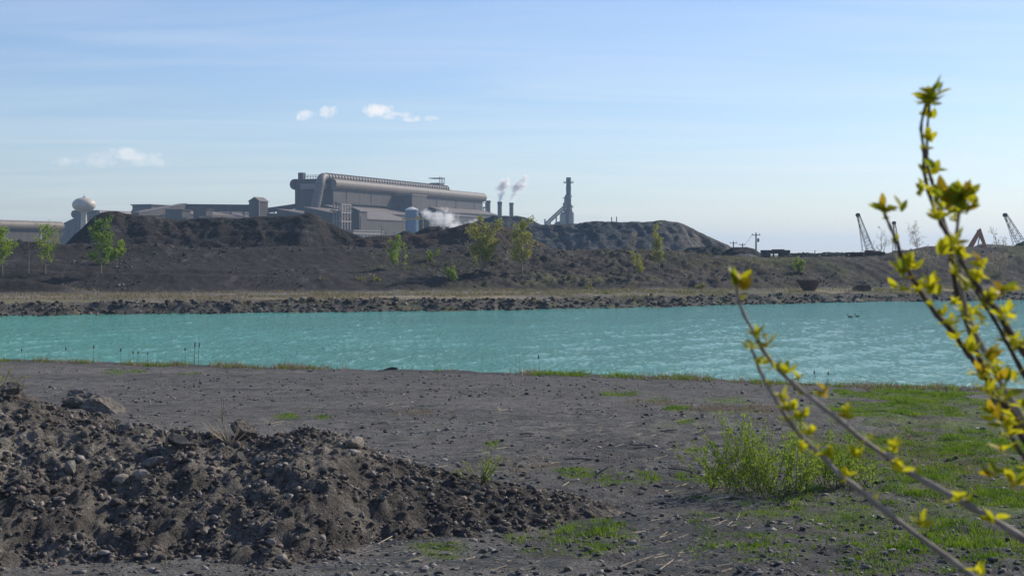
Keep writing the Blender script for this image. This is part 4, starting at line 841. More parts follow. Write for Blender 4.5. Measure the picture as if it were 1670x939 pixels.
# ------------------------------------------------------------------ rocks
def rock_mesh(seed, sub=2):
    bm = bmesh.new(); bmesh.ops.create_icosphere(bm, subdivisions=sub, radius=1); rnd_ = random.Random(seed)
    planes = [(Vector((rnd_.gauss(0, 1), rnd_.gauss(0, 1), rnd_.gauss(0, 1))).normalized(), rnd_.uniform(.5, .82)) for _ in range(9)]
    for v in bm.verts:
        for n, d in planes:
            k = v.co.dot(n) - d
            if k > 0: v.co -= n * k
        v.co *= 1 + rnd_.uniform(-.06, .06) + .22 * float(fbm(v.co.x * 2.3 + seed, v.co.y * 2.3 + v.co.z * 1.7, 3, .6, seed=seed))
    me = bpy.data.meshes.new('rock'); bm.to_mesh(me); bm.free(); return me
ROCKS = [rock_mesh(s_) for s_ in range(6)]; BIG = [rock_mesh(s_, 4) for s_ in (11, 12, 13)]
M['clod'] = mat_noise('earthy_clod', (.10, .086, .074), (.24, .21, .175), 5.0, .95, 1.0, 16, dist=.06)
def rock(x, y, size, label, mat='stone', scl=(1, .8, .7), sink=.3, rz=None, group=None, me=None, name='boulder', cat='boulder', z=None):
    key = (me or random.choice(ROCKS)); me2 = ROCK_M.get((key.name, mat))
    if me2 is None: me2 = key.copy(); me2.materials.append(M[mat]); ROCK_M[(key.name, mat)] = me2
    o = link(bpy.data.objects.new(name, me2)); o.scale = [size * c for c in scl]; o.rotation_euler = (rv(-.4, .4), rv(-.4, .4), rv(0, 6.28) if rz is None else rz)
    o.location = (x, y, (sz(x, y) if z is None else z) + size * scl[2] * (1 - 2 * sink) * .9); return tag(o, label, cat, group)
ROCK_M = {}
def rock_px(px, py, wpx, label, **kw):
    p = hit(px, py); rock(p.x, p.y, wpx / F * p.y / 2, label, **kw)
rock_px(396, 716, 52, 'tall pointed brown boulder beside the dead twig bush', mat='clod', scl=(1.0, .85, .9), sink=.2, rz=.6, me=BIG[1])
rock_px(290, 728, 44, 'rounded dark boulder left of the dead twig bush', mat='stone_dark', scl=(1, .8, .62), sink=.25)
rock_px(248, 740, 34, 'dark boulder half hidden left of the rounded one', mat='stone_dark', scl=(1, .7, .5))
rock_px(250, 764, 46, 'flat grey slab rock on the mound face', scl=(1, .7, .45))
rock_px(230, 783, 32, 'pale angular rock near the lower edge of the mound', mat='stone_tan', scl=(1, .8, .8))
rock_px(196, 789, 30, 'light stone left of the pale angular rock', mat='stone_tan', scl=(1, .8, .6))
rock_px(115, 768, 34, 'single grey stone in the middle of the mound face', scl=(1, .8, .75))
rock_px(343, 716, 26, 'small dark rock in the shadow of the dead twig bush', mat='stone_dark')
rock_px(388, 752, 30, 'dark block below the tall pointed boulder', mat='stone_dark', scl=(1, .8, .8))
rock_px(578, 728, 40, 'smooth tan boulder at the right shoulder of the mound', mat='stone_tan', scl=(1, .8, .7))
rock_px(128, 664, 74, 'large earthy clod on the mound crest at left', mat='clod', scl=(1.05, .9, .55), sink=.3, rz=.3, me=BIG[2])
rock_px(168, 672, 76, 'gravelly shoulder to the right of the large clod', mat='clod', scl=(1.2, .8, .42), sink=.32, rz=.1, me=BIG[2])
rock_px(18, 640, 50, 'pale lump of earth at the left edge of the mound crest', mat='clod', scl=(1.2, .8, .5), sink=.35, me=BIG[0])
rock_px(205, 702, 26, 'flat stone on the crest right of the large clod', mat='stone')
rock_px(265, 708, 24, 'grey stone on the crest above the rounded dark boulder')
for k in range(70):
    px = rv(0, 760); cr = np.interp(px, [p[0] for p in MOUND], [p[1] for p in MOUND]); py = rv(cr + 14, 945)
    rock_px(px, py, rv(7, 10) + 12 * random.random() ** 3, 'loose stone among the rubble of the foreground mound', mat=random.choice(['stone', 'stone', 'stone_dark', 'stone_tan']), group='loose stones on the foreground mound', name='loose_stone', cat='stone')
for k in range(26):
    rock_px(rv(700, 1200), rv(720, 940), rv(8, 22), 'dark stone lying on the gravel flat in the lower middle', mat=random.choice(['stone', 'stone_dark']), group='stones on the gravel flat', name='flat_stone', cat='stone', scl=(1, .8, .45))
for k, (px, py, w, lab) in enumerate(((505, 606, 14, 'dark lump on the near shore left of centre'), (638, 603, 22, 'dark clod at the near water edge, left of centre'), (1110, 672, 10, 'lone dark stone on the track right of centre'), (1575, 637, 26, 'dark rock at the near water edge by the upright stems'), (540, 691, 12, 'dark stone behind the mound crest'))):
    rock_px(px, py, w, lab, mat='stone_dark', scl=(1.3, .8, .3), sink=.4)
def scatter(name, X, Y, S, mat, label, cols=None, flat=.7, kinds=8):
    """thousands of small low-poly stones joined into one object"""
    n = len(X); Z = surf(X, Y); base = []
    phi = (1 + 5 ** .5) / 2
    ico = np.array([(-1, phi, 0), (1, phi, 0), (-1, -phi, 0), (1, -phi, 0), (0, -1, phi), (0, 1, phi), (0, -1, -phi), (0, 1, -phi), (phi, 0, -1), (phi, 0, 1), (-phi, 0, -1), (-phi, 0, 1)]) / 1.9
    fc = np.array([(0, 11, 5), (0, 5, 1), (0, 1, 7), (0, 7, 10), (0, 10, 11), (1, 5, 9), (5, 11, 4), (11, 10, 2), (10, 7, 6), (7, 1, 8), (3, 9, 4), (3, 4, 2), (3, 2, 6), (3, 6, 8), (3, 8, 9), (4, 9, 5), (2, 4, 11), (6, 2, 10), (8, 6, 7), (9, 8, 1)])
    P_ = ico[None] * np.random.uniform(.42, 1.4, (n, 12, 1)) * np.random.uniform(.5, 1.4, (n, 1, 3)); P_[:, :, 2] *= flat
    a = np.random.rand(n) * 6.28; c, s_ = np.cos(a)[:, None], np.sin(a)[:, None]; x, y = P_[:, :, 0] * c - P_[:, :, 1] * s_, P_[:, :, 0] * s_ + P_[:, :, 1] * c
    V = np.stack([X[:, None] + x * S[:, None], Y[:, None] + y * S[:, None], Z[:, None] + P_[:, :, 2] * S[:, None] + S[:, None] * .15], 2).reshape(-1, 3)
    Fq = (fc[None] + (np.arange(n) * 12)[:, None, None]).reshape(-1, 3)
    cc = np.repeat(cols, 12, axis=0) if cols is not None else None
    return tag(mesh_np(name, V, Fq, mat, cols=cc), label, 'rubble', kind='stuff')
def pal(n, *cs):
    c = np.array(cs)[np.random.randint(0, len(cs), n)]; return c * np.random.uniform(.65, 1.25, (n, 1))
M['pebble'] = mat_earth('pebble', 4, 20, .5, .02, .35)
n = 42000; Y = np.random.uniform(31, 42.5, n); px = np.random.uniform(-60, 1000, n); X = (px - CX) / F * Y
k = (MH[0](X, Y - 40) > height(X, Y) - .1) & (fbm(X * 1.1, Y * 1.1, 3, seed=94) + np.random.rand(n) * .5 > .12); X, Y = X[k], Y[k]; n = len(X)
scatter('rubble', X, Y, .012 + .10 * np.random.rand(n) ** 8, M['pebble'], 'loose rubble and stones covering the foreground mound', pal(n, (.11, .095, .08), (.17, .135, .118), (.24, .215, .19), (.06, .055, .052), (.12, .107, .095), (.085, .077, .07)))
n = 26000; Y = 30 + 62 * np.random.rand(n) ** 1.5; px = np.random.uniform(60, 1720, n); X = (px - CX) / F * Y
k = (fbm(X * .35, Y * .35, 3, seed=95) + .25 + .5 * sst(900, 1150, px) * sst(56, 48, Y) > 0) & (Y < tab(NEAR, X) - .5) & (MH[0](X, Y - 40) < height(X, Y)); X, Y = X[k], Y[k]; n = len(X)
scatter('gravel', X, Y, .016 + .09 * np.random.rand(n) ** 5.5, M['pebble'], 'loose gravel over the grey flat beside the water', pal(n, (.10, .094, .09), (.17, .16, .15), (.065, .06, .058), (.27, .25, .23)), flat=.55)
n = 5200; px = np.random.uniform(-20, 1690, n); X0 = (px - CX) / F * 205; Y = tab(FAR, X0) + np.random.uniform(-.6, 8, n); X = (px - CX) / F * Y
scatter('shore_rubble', X, Y, .06 + .38 * np.random.rand(n) ** 3.5, M['pebble'], 'dark broken rubble along the far water edge', pal(n, (.055, .05, .047), (.09, .08, .07), (.16, .145, .13), (.03, .028, .027)), flat=.6)
n = 6500; px = np.random.uniform(-20, 1690, n); X0 = (px - CX) / F * 260; Y = tab(TOE, X0) + 1 + 32 * np.random.rand(n); X = (px - CX) / F * Y
w_ = fbm(X * .12, Y * .12, 3, seed=97) + .35 * sst(600, 700, px) * sst(1250, 1000, px) + sst(26, 31, Y - tab(TOE, X)) * .5
k = w_ > .15; X, Y = X[k], Y[k]; n = len(X)
scatter('slope_rubble', X, Y, .06 + .26 * np.random.rand(n) ** 4, M['pebble'], 'dark rocks strewn over the far slope', pal(n, (.06, .055, .052), (.10, .09, .08), (.17, .155, .14), (.035, .033, .033)), flat=.7)

# ------------------------------------------------------------------ grass
def grass(name, X, Y, H, mat, label, blades=9, spread=.16, wid=.012):
    n = len(X); Z = surf(X, Y); m_ = n * blades
    bx = np.repeat(X, blades) + np.random.randn(m_) * spread; by = np.repeat(Y, blades) + np.random.randn(m_) * spread; bz = np.repeat(Z, blades) - .02
    h = np.repeat(H, blades) * np.random.uniform(.5, 1.2, m_); a = np.random.rand(m_) * 6.28; w = wid * (1 + h)
    lx, ly = np.random.randn(2, m_) * .45 * h
    V = np.stack([np.stack([bx - np.cos(a) * w, by - np.sin(a) * w, bz], 1), np.stack([bx + np.cos(a) * w, by + np.sin(a) * w, bz], 1), np.stack([bx + lx, by + ly, bz + h], 1)], 1).reshape(-1, 3)
    return tag(mesh_np(name, V, np.arange(3 * m_).reshape(-1, 3), M[mat]), label, 'grass', kind='stuff')
def field(n, px0, px1, py0, py1, d0=28, d1=100, keep=None, z=.55):
    px = np.random.uniform(px0, px1, n); py = np.random.uniform(py0, py1, n); Y = (EYE - z) * F / (py - HY); X = (px - CX) / F * Y
    if keep is not None: k = keep(X, Y, px, py); X, Y = X[k], Y[k]
    return X, Y
def cat_(*l): return np.concatenate([a for a, b in l]), np.concatenate([b for a, b in l])
def blob(cx, cy, rx, ry, n, jag=.6):
    def kp(X, Y, px, py): return ((px - cx) / rx) ** 2 + ((py - cy) / ry) ** 2 + jag * fbm(X * .9, Y * .5, 4, .65, seed=int(cx)) + .25 * np.random.rand(len(X)) < .75
    return field(n, cx - rx, cx + rx, cy - ry, cy + ry, keep=kp)
X, Y = cat_(blob(1490, 655, 145, 25, 3600, 1.5), blob(1640, 662, 60, 18, 500), blob(1590, 722, 125, 24, 1300, 1.4), blob(1450, 745, 190, 42, 2000, 1.6), blob(1620, 780, 140, 50, 1500, 1.5), blob(1420, 850, 330, 90, 2300, 1.6),
            blob(470, 680, 22, 7, 110), blob(525, 682, 12, 5, 40), blob(940, 771, 32, 12, 160), blob(1105, 664, 22, 5, 60), blob(1010, 640, 36, 6, 120), blob(1075, 650, 22, 5, 60), blob(1120, 688, 14, 5, 40), blob(805, 724, 8, 5, 30), blob(1130, 735, 10, 4, 30), blob(190, 605, 26, 5, 70), blob(225, 604, 14, 4, 40), blob(312, 608, 20, 4, 50), blob(1010, 780, 80, 14, 160, 1.2), blob(1170, 780, 70, 20, 240, 1.2), blob(700, 900, 60, 18, 120, 1.2), blob(950, 880, 120, 30, 260, 1.4))
grass('green_grass', X, Y, np.random.uniform(.04, .10, len(X)) + .22 * np.clip(fbm(X * .8, Y * .6, 3, seed=55), 0, 1), 'grass_green', 'fresh green grass in patches on the grey flat', 14, .14, .015)
X, Y = cat_(blob(1180, 664, 80, 7, 420), blob(1060, 655, 60, 6, 150, 1), blob(1250, 668, 60, 8, 200), blob(1500, 690, 120, 24, 300, 1.2), blob(1430, 742, 200, 46, 1100, 1.1), blob(1600, 790, 160, 50, 700, 1.2), blob(680, 673, 70, 6, 120, 1.0), blob(830, 760, 100, 20, 200, 1.3), blob(270, 740, 40, 26, 160), blob(150, 770, 30, 20, 60))
grass('dry_grass', X, Y, np.random.uniform(.05, .18, len(X)), 'grass_dry', 'dry tan grass in patches on the grey flat', 7, .15, .012)
# fringe along the near water edge
px = np.random.uniform(-10, 1640, 2300); X = (px - CX) / F * 92; Y = tab(NEAR, X) + np.random.uniform(-2.2, .4, len(X)); X = (px - CX) / F * Y
den = np.interp(px, [0, 80, 150, 330, 480, 545, 560, 850, 870, 1000, 1030, 1640], [1, 1, .7, .6, .8, .5, .03, .05, .9, .9, .8, .7]) * (.45 + fbm(px * .02, px * 0, 3, seed=98))
k = np.random.rand(len(X)) < den * 1.3; X, Y, px = X[k], Y[k], px[k]; g = np.random.rand(len(X)) < np.interp(px, [0, 330, 400, 860, 900, 1010, 1050, 1640], [.5, .45, .2, .3, .95, .9, .5, .35])
grass('shore_grass', X[g], Y[g], np.random.uniform(.12, .34, g.sum()), 'grass_green', 'green grass fringe along the near water edge', 11, .2, .02)
grass('dry_shore_grass', X[~g], Y[~g], np.random.uniform(.12, .42, (~g).sum()), 'grass_dry', 'dry tan grass fringe along the near water edge', 10, .2, .016)
# far flat: straw and olive grass
n = 8000; px = np.random.uniform(-20, 1690, n); X0 = (px - CX) / F * 225; a, b = tab(FAR, X0), tab(TOE, X0); Y = a + 5 + (b - a - 4) * np.random.rand(n) ** 1.1; X = (px - CX) / F * Y
k = fbm(X * .12, Y * .25, 3, seed=99) > -.06; X, Y, px = X[k], Y[k], px[k]; g = np.random.rand(len(X)) < np.interp(px, [0, 350, 600, 1000, 1670], [.08, .25, .5, .7, .75])
grass('far_dry_grass', X[~g], Y[~g], np.random.uniform(.15, .6, (~g).sum()), 'grass_dry', 'pale straw-coloured grass band along the far shore', 6, .4, .03)
grass('far_olive_grass', X[g], Y[g], np.random.uniform(.15, .5, g.sum()), 'grass_olive', 'olive green grass and weeds along the far shore', 7, .4, .035)
n = 3000; px = np.random.uniform(600, 1690, n); X0 = (px - CX) / F * 260; Y = tab(TOE, X0) + 28 * np.random.rand(n); X = (px - CX) / F * Y
k = fbm(X * .06, Y * .08, 3, seed=100) > .08; X, Y = X[k], Y[k]
grass('slope_grass', X, Y, np.random.uniform(.15, .5, len(X)), 'grass_olive', 'sparse olive weeds growing on the far slope', 7, .45, .035)
# litter of broken reeds on the flat
n = 3400; px = np.random.uniform(430, 1250, n); py = 600 + np.random.uniform(60, 330, n); Y = 6.45 * F / (py - HY); X = (px - CX) / F * Y
k = (fbm(X * .5, Y * .35, 3, seed=101) > .05) & (MH[0](X, Y - 40) < height(X, Y)); X, Y = X[k], Y[k]; n = len(X); Z = surf(X, Y) + .03
a = np.random.randn(n) * .5; ln_ = np.random.uniform(.05, .4, n); w = np.random.uniform(.004, .014, n); dx, dy_ = np.cos(a) * ln_, np.sin(a) * ln_; dzz = np.random.uniform(-.03, .07, n)
V = np.stack([np.stack([X - dx, Y - dy_, Z - dzz * .3 - w], 1), np.stack([X + dx, Y + dy_, Z + dzz - w], 1), np.stack([X + dx, Y + dy_ + w, Z + dzz + w], 1), np.stack([X - dx, Y - dy_ + w, Z - dzz * .3 + w], 1)], 1).reshape(-1, 3)
tag(mesh_np('reed_litter', V, np.arange(4 * n).reshape(-1, 4), M['straw']), 'pale broken reeds littering the grey flat', 'reeds', kind='stuff')
# larger pieces of driftwood
for px, py, L_, an, lab in ((1050, 729, .75, -.12, 'pale weathered stick lying right of the lower middle'), (945, 752, 1.0, -.1, 'long grey driftwood stick among the litter'), (980, 778, .7, .9, 'short stick standing aslant near the green tuft'), (1090, 706, .6, .15, 'thin driftwood stick on the stony patch'), (860, 710, .5, -.05, 'short pale stick on the middle of the flat'), (1110, 772, .8, -.35, 'dark driftwood stick left of the willow shrub'), (624, 692, .35, .1, 'short white stick behind the mound'), (620, 606, .3, 0, 'pale flat plank at the near shore left of centre')):
    p = hit(px, py); d = Vector((math.cos(an), .2, math.sin(an) * .5)) * L_ / 2; q = p + Vector((0, 0, .05 + abs(d.z) * .7))
    tag(MB().tube([q - d, q + Vector((0, .03, .02)), q + d], [.03, .035, .02], 6).build('driftwood', M['wood'], None), lab, 'driftwood')
# ------------------------------------------------------------------ cattails and reeds by the near water
def reed(px, ytop, ybase, label, head=True, wid=.012, lean=0):
    Dn = float(tab(NEAR, np.array([(px - CX) / F * 92]))[0]) - .3; x = PX(px, Dn); z0 = sz(x, Dn) - .03; zt = P(px, ytop, Dn).z; hh = zt - z0
    t = empty('cattail', (x, Dn, z0), label=label, cat='cattail', group='dead cattails on the near water edge')
    MB().tube([(0, 0, 0), (lean * hh * .4, 0, hh * .6), (lean * hh, 0, hh)], [wid, wid * .8, wid * .5], 5).build('stalk', M['bark_pale'] if not head else M['wood'], t)
    if head: MB().tube([(lean * hh * .82, 0, hh * .78), (lean * hh * .84, 0, hh * .8), (lean * hh * .97, 0, hh * .96), (lean * hh, 0, hh * .98)], [.01, .035, .035, .01], 6).build('seed_head', M['rust'], t)
reed(317, 557, 592, 'tallest dark cattail of the clump left of centre', True, .02, .03); reed(323.5, 558, 592, 'second cattail in the tallest clump, just right of the tallest', True, .018, .04)
reed(302, 566, 590, 'cattail just left of the tallest clump', True, .014); reed(153, 562, 588, 'lone cattail at the left of the near shore', True, .014); reed(108, 565, 585, 'thin cattail nearest the left shrub', True, .012, -.03)
reed(197, 567, 588, 'medium cattail right of the lone left one', True, .012)
for px, yt in ((162, 571), (217, 572), (241, 573), (271, 571), (298, 572), (225, 572), (442, 580), (465, 578), (708, 572), (718, 570), (786, 580), (842, 574), (848, 578), (880, 578), (1065, 590), (1100, 594), (1130, 592), (1165, 597), (1330, 604), (1350, 606), (1420, 612), (1450, 610), (36, 568), (40, 570)):
    reed(px, yt, 600, 'thin dry reed stalk on the near water edge', random.random() < .3, .009, rv(-.08, .08))
# ------------------------------------------------------------------ foreground shrubs on the flat
def stem_shrub(px, py, n, hpx, wpx, label, leaf, nl, lsize, bark='bark_dark', bare=False, rad=.012, spread=1.0, name='willow_shrub', up=1.0, cat='shrub', D=None, arch=.0, rootr=.0):
    p = hit(px, py) if D is None else Vector((PX(px, D), D, sz(PX(px, D), D))); s_ = p.y / F; t = empty(name, p, label=label, cat=cat); mb = MB(); A = []; 
    for k in range(n):
        an = rv(0, 6.28); f = rv(.15, 1); w = wpx * s_ / 2 * f; hh = hpx * s_ * (1 - .5 * f * rv(.4, 1)) * rv(.4, 1) * up; pts = []
        rx, ry = rv(-1, 1) * rootr, rv(-.6, .6) * rootr; rz_ = sz(p.x + rx, p.y + ry) - p.z - .03
        for i in range(7):
            g = i / 6; pts.append(Vector((rx + math.cos(an) * w * (g ** .85) + rv(-.02, .02), ry + math.sin(an) * w * .6 * g + rv(-.02, .02), rz_ + hh * g - arch * hh * g * g)))
        mb.tube(pts, [rad * (1 - .8 * i / 6) for i in range(7)], 4, False)
        A += [(pts[i], pts[i + 1]) for i in range(1, 6)] * 1
        for j in range(3 if not bare else 2):
            i = random.randint(2, 5); q = pts[i]; e = q + Vector((rv(-1, 1) * w * .35, rv(-1, 1) * .2, hh * rv(.1, .3))); mb.tube([q, e], [rad * .4, rad * .15], 3, False); A.append((q, e))
    mb.build('stems', M[bark], t)
    if nl:
        k = np.random.randint(0, len(A), nl); a = np.array([tuple(q) for q, e in A])[k]; b = np.array([tuple(e) for q, e in A])[k]
        C = a + (b - a) * np.random.rand(nl, 1) + np.random.randn(nl, 3) * .03; d = (b - a); d /= np.linalg.norm(d, axis=1)[:, None] + 1e-6; d = d + np.random.randn(nl, 3) * .5; d /= np.linalg.norm(d, axis=1)[:, None]
        w = np.cross(d, np.random.randn(nl, 3)); w /= np.linalg.norm(w, axis=1)[:, None]; s2 = lsize * np.random.uniform(.6, 1.3, (nl, 1))
        V = np.stack([C, C + d * s2 * .5 + w * s2 * .2, C + d * s2, C + d * s2 * .5 - w * s2 * .2], 1).reshape(-1, 3); mesh_np('foliage', V, np.arange(4 * nl).reshape(-1, 4), M[leaf], t)
    return t
stem_shrub(1250, 806, 85, 165, 200, 'bright green willow shrub in front of the grass, lower right', 'leaf_spring', 7200, .085, rad=.009, rootr=1.1)
stem_shrub(1160, 800, 10, 90, 60, 'slim green willow shoots left of the bright green shrub', 'leaf_spring', 700, .07, rad=.009)
stem_shrub(1380, 790, 40, 100, 130, 'greener willow shrub behind the crossing twigs', 'leaf_spring', 3000, .08, rad=.010, rootr=.7)
stem_shrub(785, 790, 12, 80, 90, 'small yellow-green weed with several shoots, lower middle', 'leaf_spring', 420, .06, rad=.009, name='weed', cat='weed')
stem_shrub(376, 724, 17, 62, 110, 'dead bare twig bush in front of the tall pointed boulder', None, 0, 0, bark='straw', bare=True, rad=.018, name='dead_bush')
stem_shrub(272, 728, 9, 46, 40, 'dry tan weed stalks above the rounded dark boulder', None, 0, 0, bark='straw', bare=True, rad=.009, name='dead_weed', cat='weed')
stem_shrub(362, 690, 3, 68, 16, 'thin dark weed stalk rising behind the dead twig bush', 'leaf_olive', 40, .05, bark='bark_dark', rad=.009, name='weed', cat='weed')
stem_shrub(-22, 650, 44, 135, 190, 'willow shrub with thin arching twigs at the left edge', 'leaf_olive', 1100, .075, bark='bark_pale', rad=.016, D=42.5, arch=.15)
stem_shrub(10, 790, 7, 50, 90, 'dry straw stalks at the lower left corner', None, 0, 0, bark='straw', bare=True, rad=.012, name='dead_weed', cat='weed')
stem_shrub(1300, 636, 8, 18, 46, 'dry tan weed tuft by the near water edge behind the twigs', 'grass_dry', 120, .1, bark='straw', rad=.012, name='dead_weed', cat='weed')
stem_shrub(1420, 640, 8, 24, 46, 'dry tan weed tuft at the near water edge right of the twigs', 'grass_dry', 120, .1, bark='straw', rad=.012, name='dead_weed', cat='weed')
# ------------------------------------------------------------------ the budding shrub close to the camera
def leaf_mesh(seed):
    r_ = random.Random(seed); n = 5; vs_ = []; fs = []; cup = r_.uniform(.15, .4); bend = r_.uniform(-.35, .25)
    for i in range(n + 1):
        f = i / n; w = .30 * math.sin(math.pi * min(1, f * .93 + .07)) ** .8 * (1 - .3 * f); z = bend * f * f
        vs_ += [(f, -w, z + cup * w), (f, 0, z), (f, w, z + cup * w)]
    for i in range(n):
        b = i * 3; fs += [(b, b + 3, b + 4, b + 1), (b + 1, b + 4, b + 5, b + 2)]
    me = bpy.data.meshes.new('leaf'); me.from_pydata(vs_, [], fs); me.update()
    for p in me.polygons: p.use_smooth = True
    return me
LEAFS = []
for k in range(9):
    me = leaf_mesh(k); me.materials.append(M[('leaf_bush', 'leaf_bush', 'leaf_bush_green', 'leaf_bush_gold', 'leaf_bush', 'leaf_bush_green', 'leaf_bush', 'leaf_bush', 'leaf_bush_gold')[k]]); LEAFS.append(me)
ROOT = Vector((1.75, 3.3, 5.25))
STEMS = [  # (distance, thick px at the tip, at the far end, points)
    (3.1, 4.5, 14, 'bark_grey', [(1205, 465), (1203, 477), (1213, 513), (1231, 544), (1244, 570), (1264, 597), (1296, 627), (1335, 658), (1371, 686), (1410, 719), (1449, 745), (1485, 771), (1516, 788), (1580, 824), (1660, 872), (1760, 945), (1900, 1060)]),
    (3.05, 5, 13, 'bark_grey', [(1226, 570), (1230, 580), (1239, 603), (1254, 631), (1272, 662), (1292, 692), (1319, 723), (1347, 749), (1371, 775), (1392, 790), (1450, 838), (1540, 905), (1660, 990), (1820, 1090)]),
    (3.4, 4.5, 14, 'bark_dark', [(1441, 340), (1444, 352), (1452, 370), (1462, 393), (1470, 416), (1479, 437), (1493, 462), (1506, 483), (1528, 513), (1552, 540), (1579, 576), (1598, 602), (1623, 639), (1648, 684), (1685, 740), (1740, 830), (1830, 960)]),
    (3.3, 4, 15, 'bark_dark', [(1512, 160), (1507, 180), (1502, 210), (1507, 247), (1507, 276), (1514, 312), (1525, 344), (1536, 366), (1548, 391), (1552, 428), (1562, 477), (1575, 517), (1587, 556), (1603, 595), (1625, 637), (1650, 672), (1690, 730), (1760, 840), (1850, 980)]),
    (3.32, 4, 8, 'bark_dark', [(1519, 158), (1515, 180), (1512, 210), (1512, 247), (1514, 276), (1519, 294), (1527, 323), (1536, 352), (1547, 384), (1552, 420)]),
    (3.2, 5, 14, 'bark_grey', [(1562, 320), (1563, 348), (1561, 381), (1565, 420), (1568, 470), (1580, 520), (1600, 562), (1626, 612), (1655, 660), (1690, 715), (1740, 800), (1830, 960)]),
    (3.0, 9, 15, 'bark_dark', [(1567, 425), (1583, 450), (1597, 470), (1611, 489), (1624, 503), (1643, 536), (1670, 574), (1720, 650), (1790, 780), (1880, 980)]),
    (3.5, 5, 12, 'bark_dark', [(1592, 474), (1606, 497), (1620, 518), (1639, 552), (1667, 604), (1710, 680), (1770, 800), (1850, 960)]),
    (3.25, 4, 9, 'bark_dark', [(1600, 585), (1612, 630), (1632, 680), (1660, 730), (1700, 790), (1770, 890)])]
shrub = empty('budding_shrub', ROOT, label='near shrub of long budding twigs with yellow-green leaves at right', cat='shrub')
stem_objs = []
for D, t0, t1, bk, pts in STEMS:
    n_ = len(pts); w = []
    for i, (x, y) in enumerate(pts): w.append(P(x + rv(-.6, .6), y, D + .25 * i / n_ + .04 * math.sin(i * 1.3)) - ROOT)
    rad = [(t0 + (t1 - t0) * (i / (n_ - 1)) ** .8) * .42 / F * D for i in range(n_)]
    if pts[-1][0] > 1700: w += [w[-1].lerp(Vector((0, 0, 0)), .5) + Vector((.03, 0, -.02)), Vector((0, 0, -.06))]; rad += [rad[-1], rad[-1] * 1.2]
    fine = []; fr = []
    for i in range(len(w) - 1):
        p0, p1, p2, p3 = w[max(i - 1, 0)], w[i], w[i + 1], w[min(i + 2, len(w) - 1)]
        for k in range(3):
            t_ = k / 3; fine.append(.5 * ((2 * p1) + (p2 - p0) * t_ + (2 * p0 - 5 * p1 + 4 * p2 - p3) * t_ ** 2 + (3 * p1 - p0 - 3 * p2 + p3) * t_ ** 3)); fr.append((rad[i] + (rad[i + 1] - rad[i]) * t_) * (1.3 if k == 0 else rv(.92, 1.06)))
    fine.append(w[-1]); fr.append(rad[-1])
    stem_objs.append((MB().tube(fine, fr, 8).build('stem', M[bk], shrub, smooth=True), fine, D))
n_leaf = 0; REST = MB()
def leaf_at(pos, d, size, roll=0, me=None):
    global n_leaf
    n_leaf += 1
    if n_leaf > 300:
        q = d.to_track_quat('X', 'Z'); from mathutils import Quaternion; q = q @ Quaternion((1, 0, 0), roll); me = me or random.choice(LEAFS)
        REST.add([pos + q @ (v.co * size) for v in me.vertices], [tuple(p.vertices) for p in me.polygons]); return
    o = link(bpy.data.objects.new('leaf', me or random.choice(LEAFS)), shrub); o.location = pos; o.scale = (size, size, size)
    q = d.to_track_quat('X', 'Z'); o.rotation_mode = 'QUATERNION'; from mathutils import Quaternion; o.rotation_quaternion = q @ Quaternion((1, 0, 0), roll)
def cluster(px, py, D, n, lpx, spread=1.0, bias=(0, 0, .3)):
    c = P(px, py, D) - ROOT; lpx *= 1.22
    for k in range(n):
        d = Vector((rv(-1, 1) * spread, rv(-.7, .7), rv(-.35, .75))) + Vector(bias); d.normalize()
        leaf_at(c + Vector((rv(-.4, .4), rv(-.5, .5), rv(-.4, .4))) * lpx / F * D * .6, d, lpx * rv(.7, 1.2) / F * D, rv(-.8, .8))
CL = []
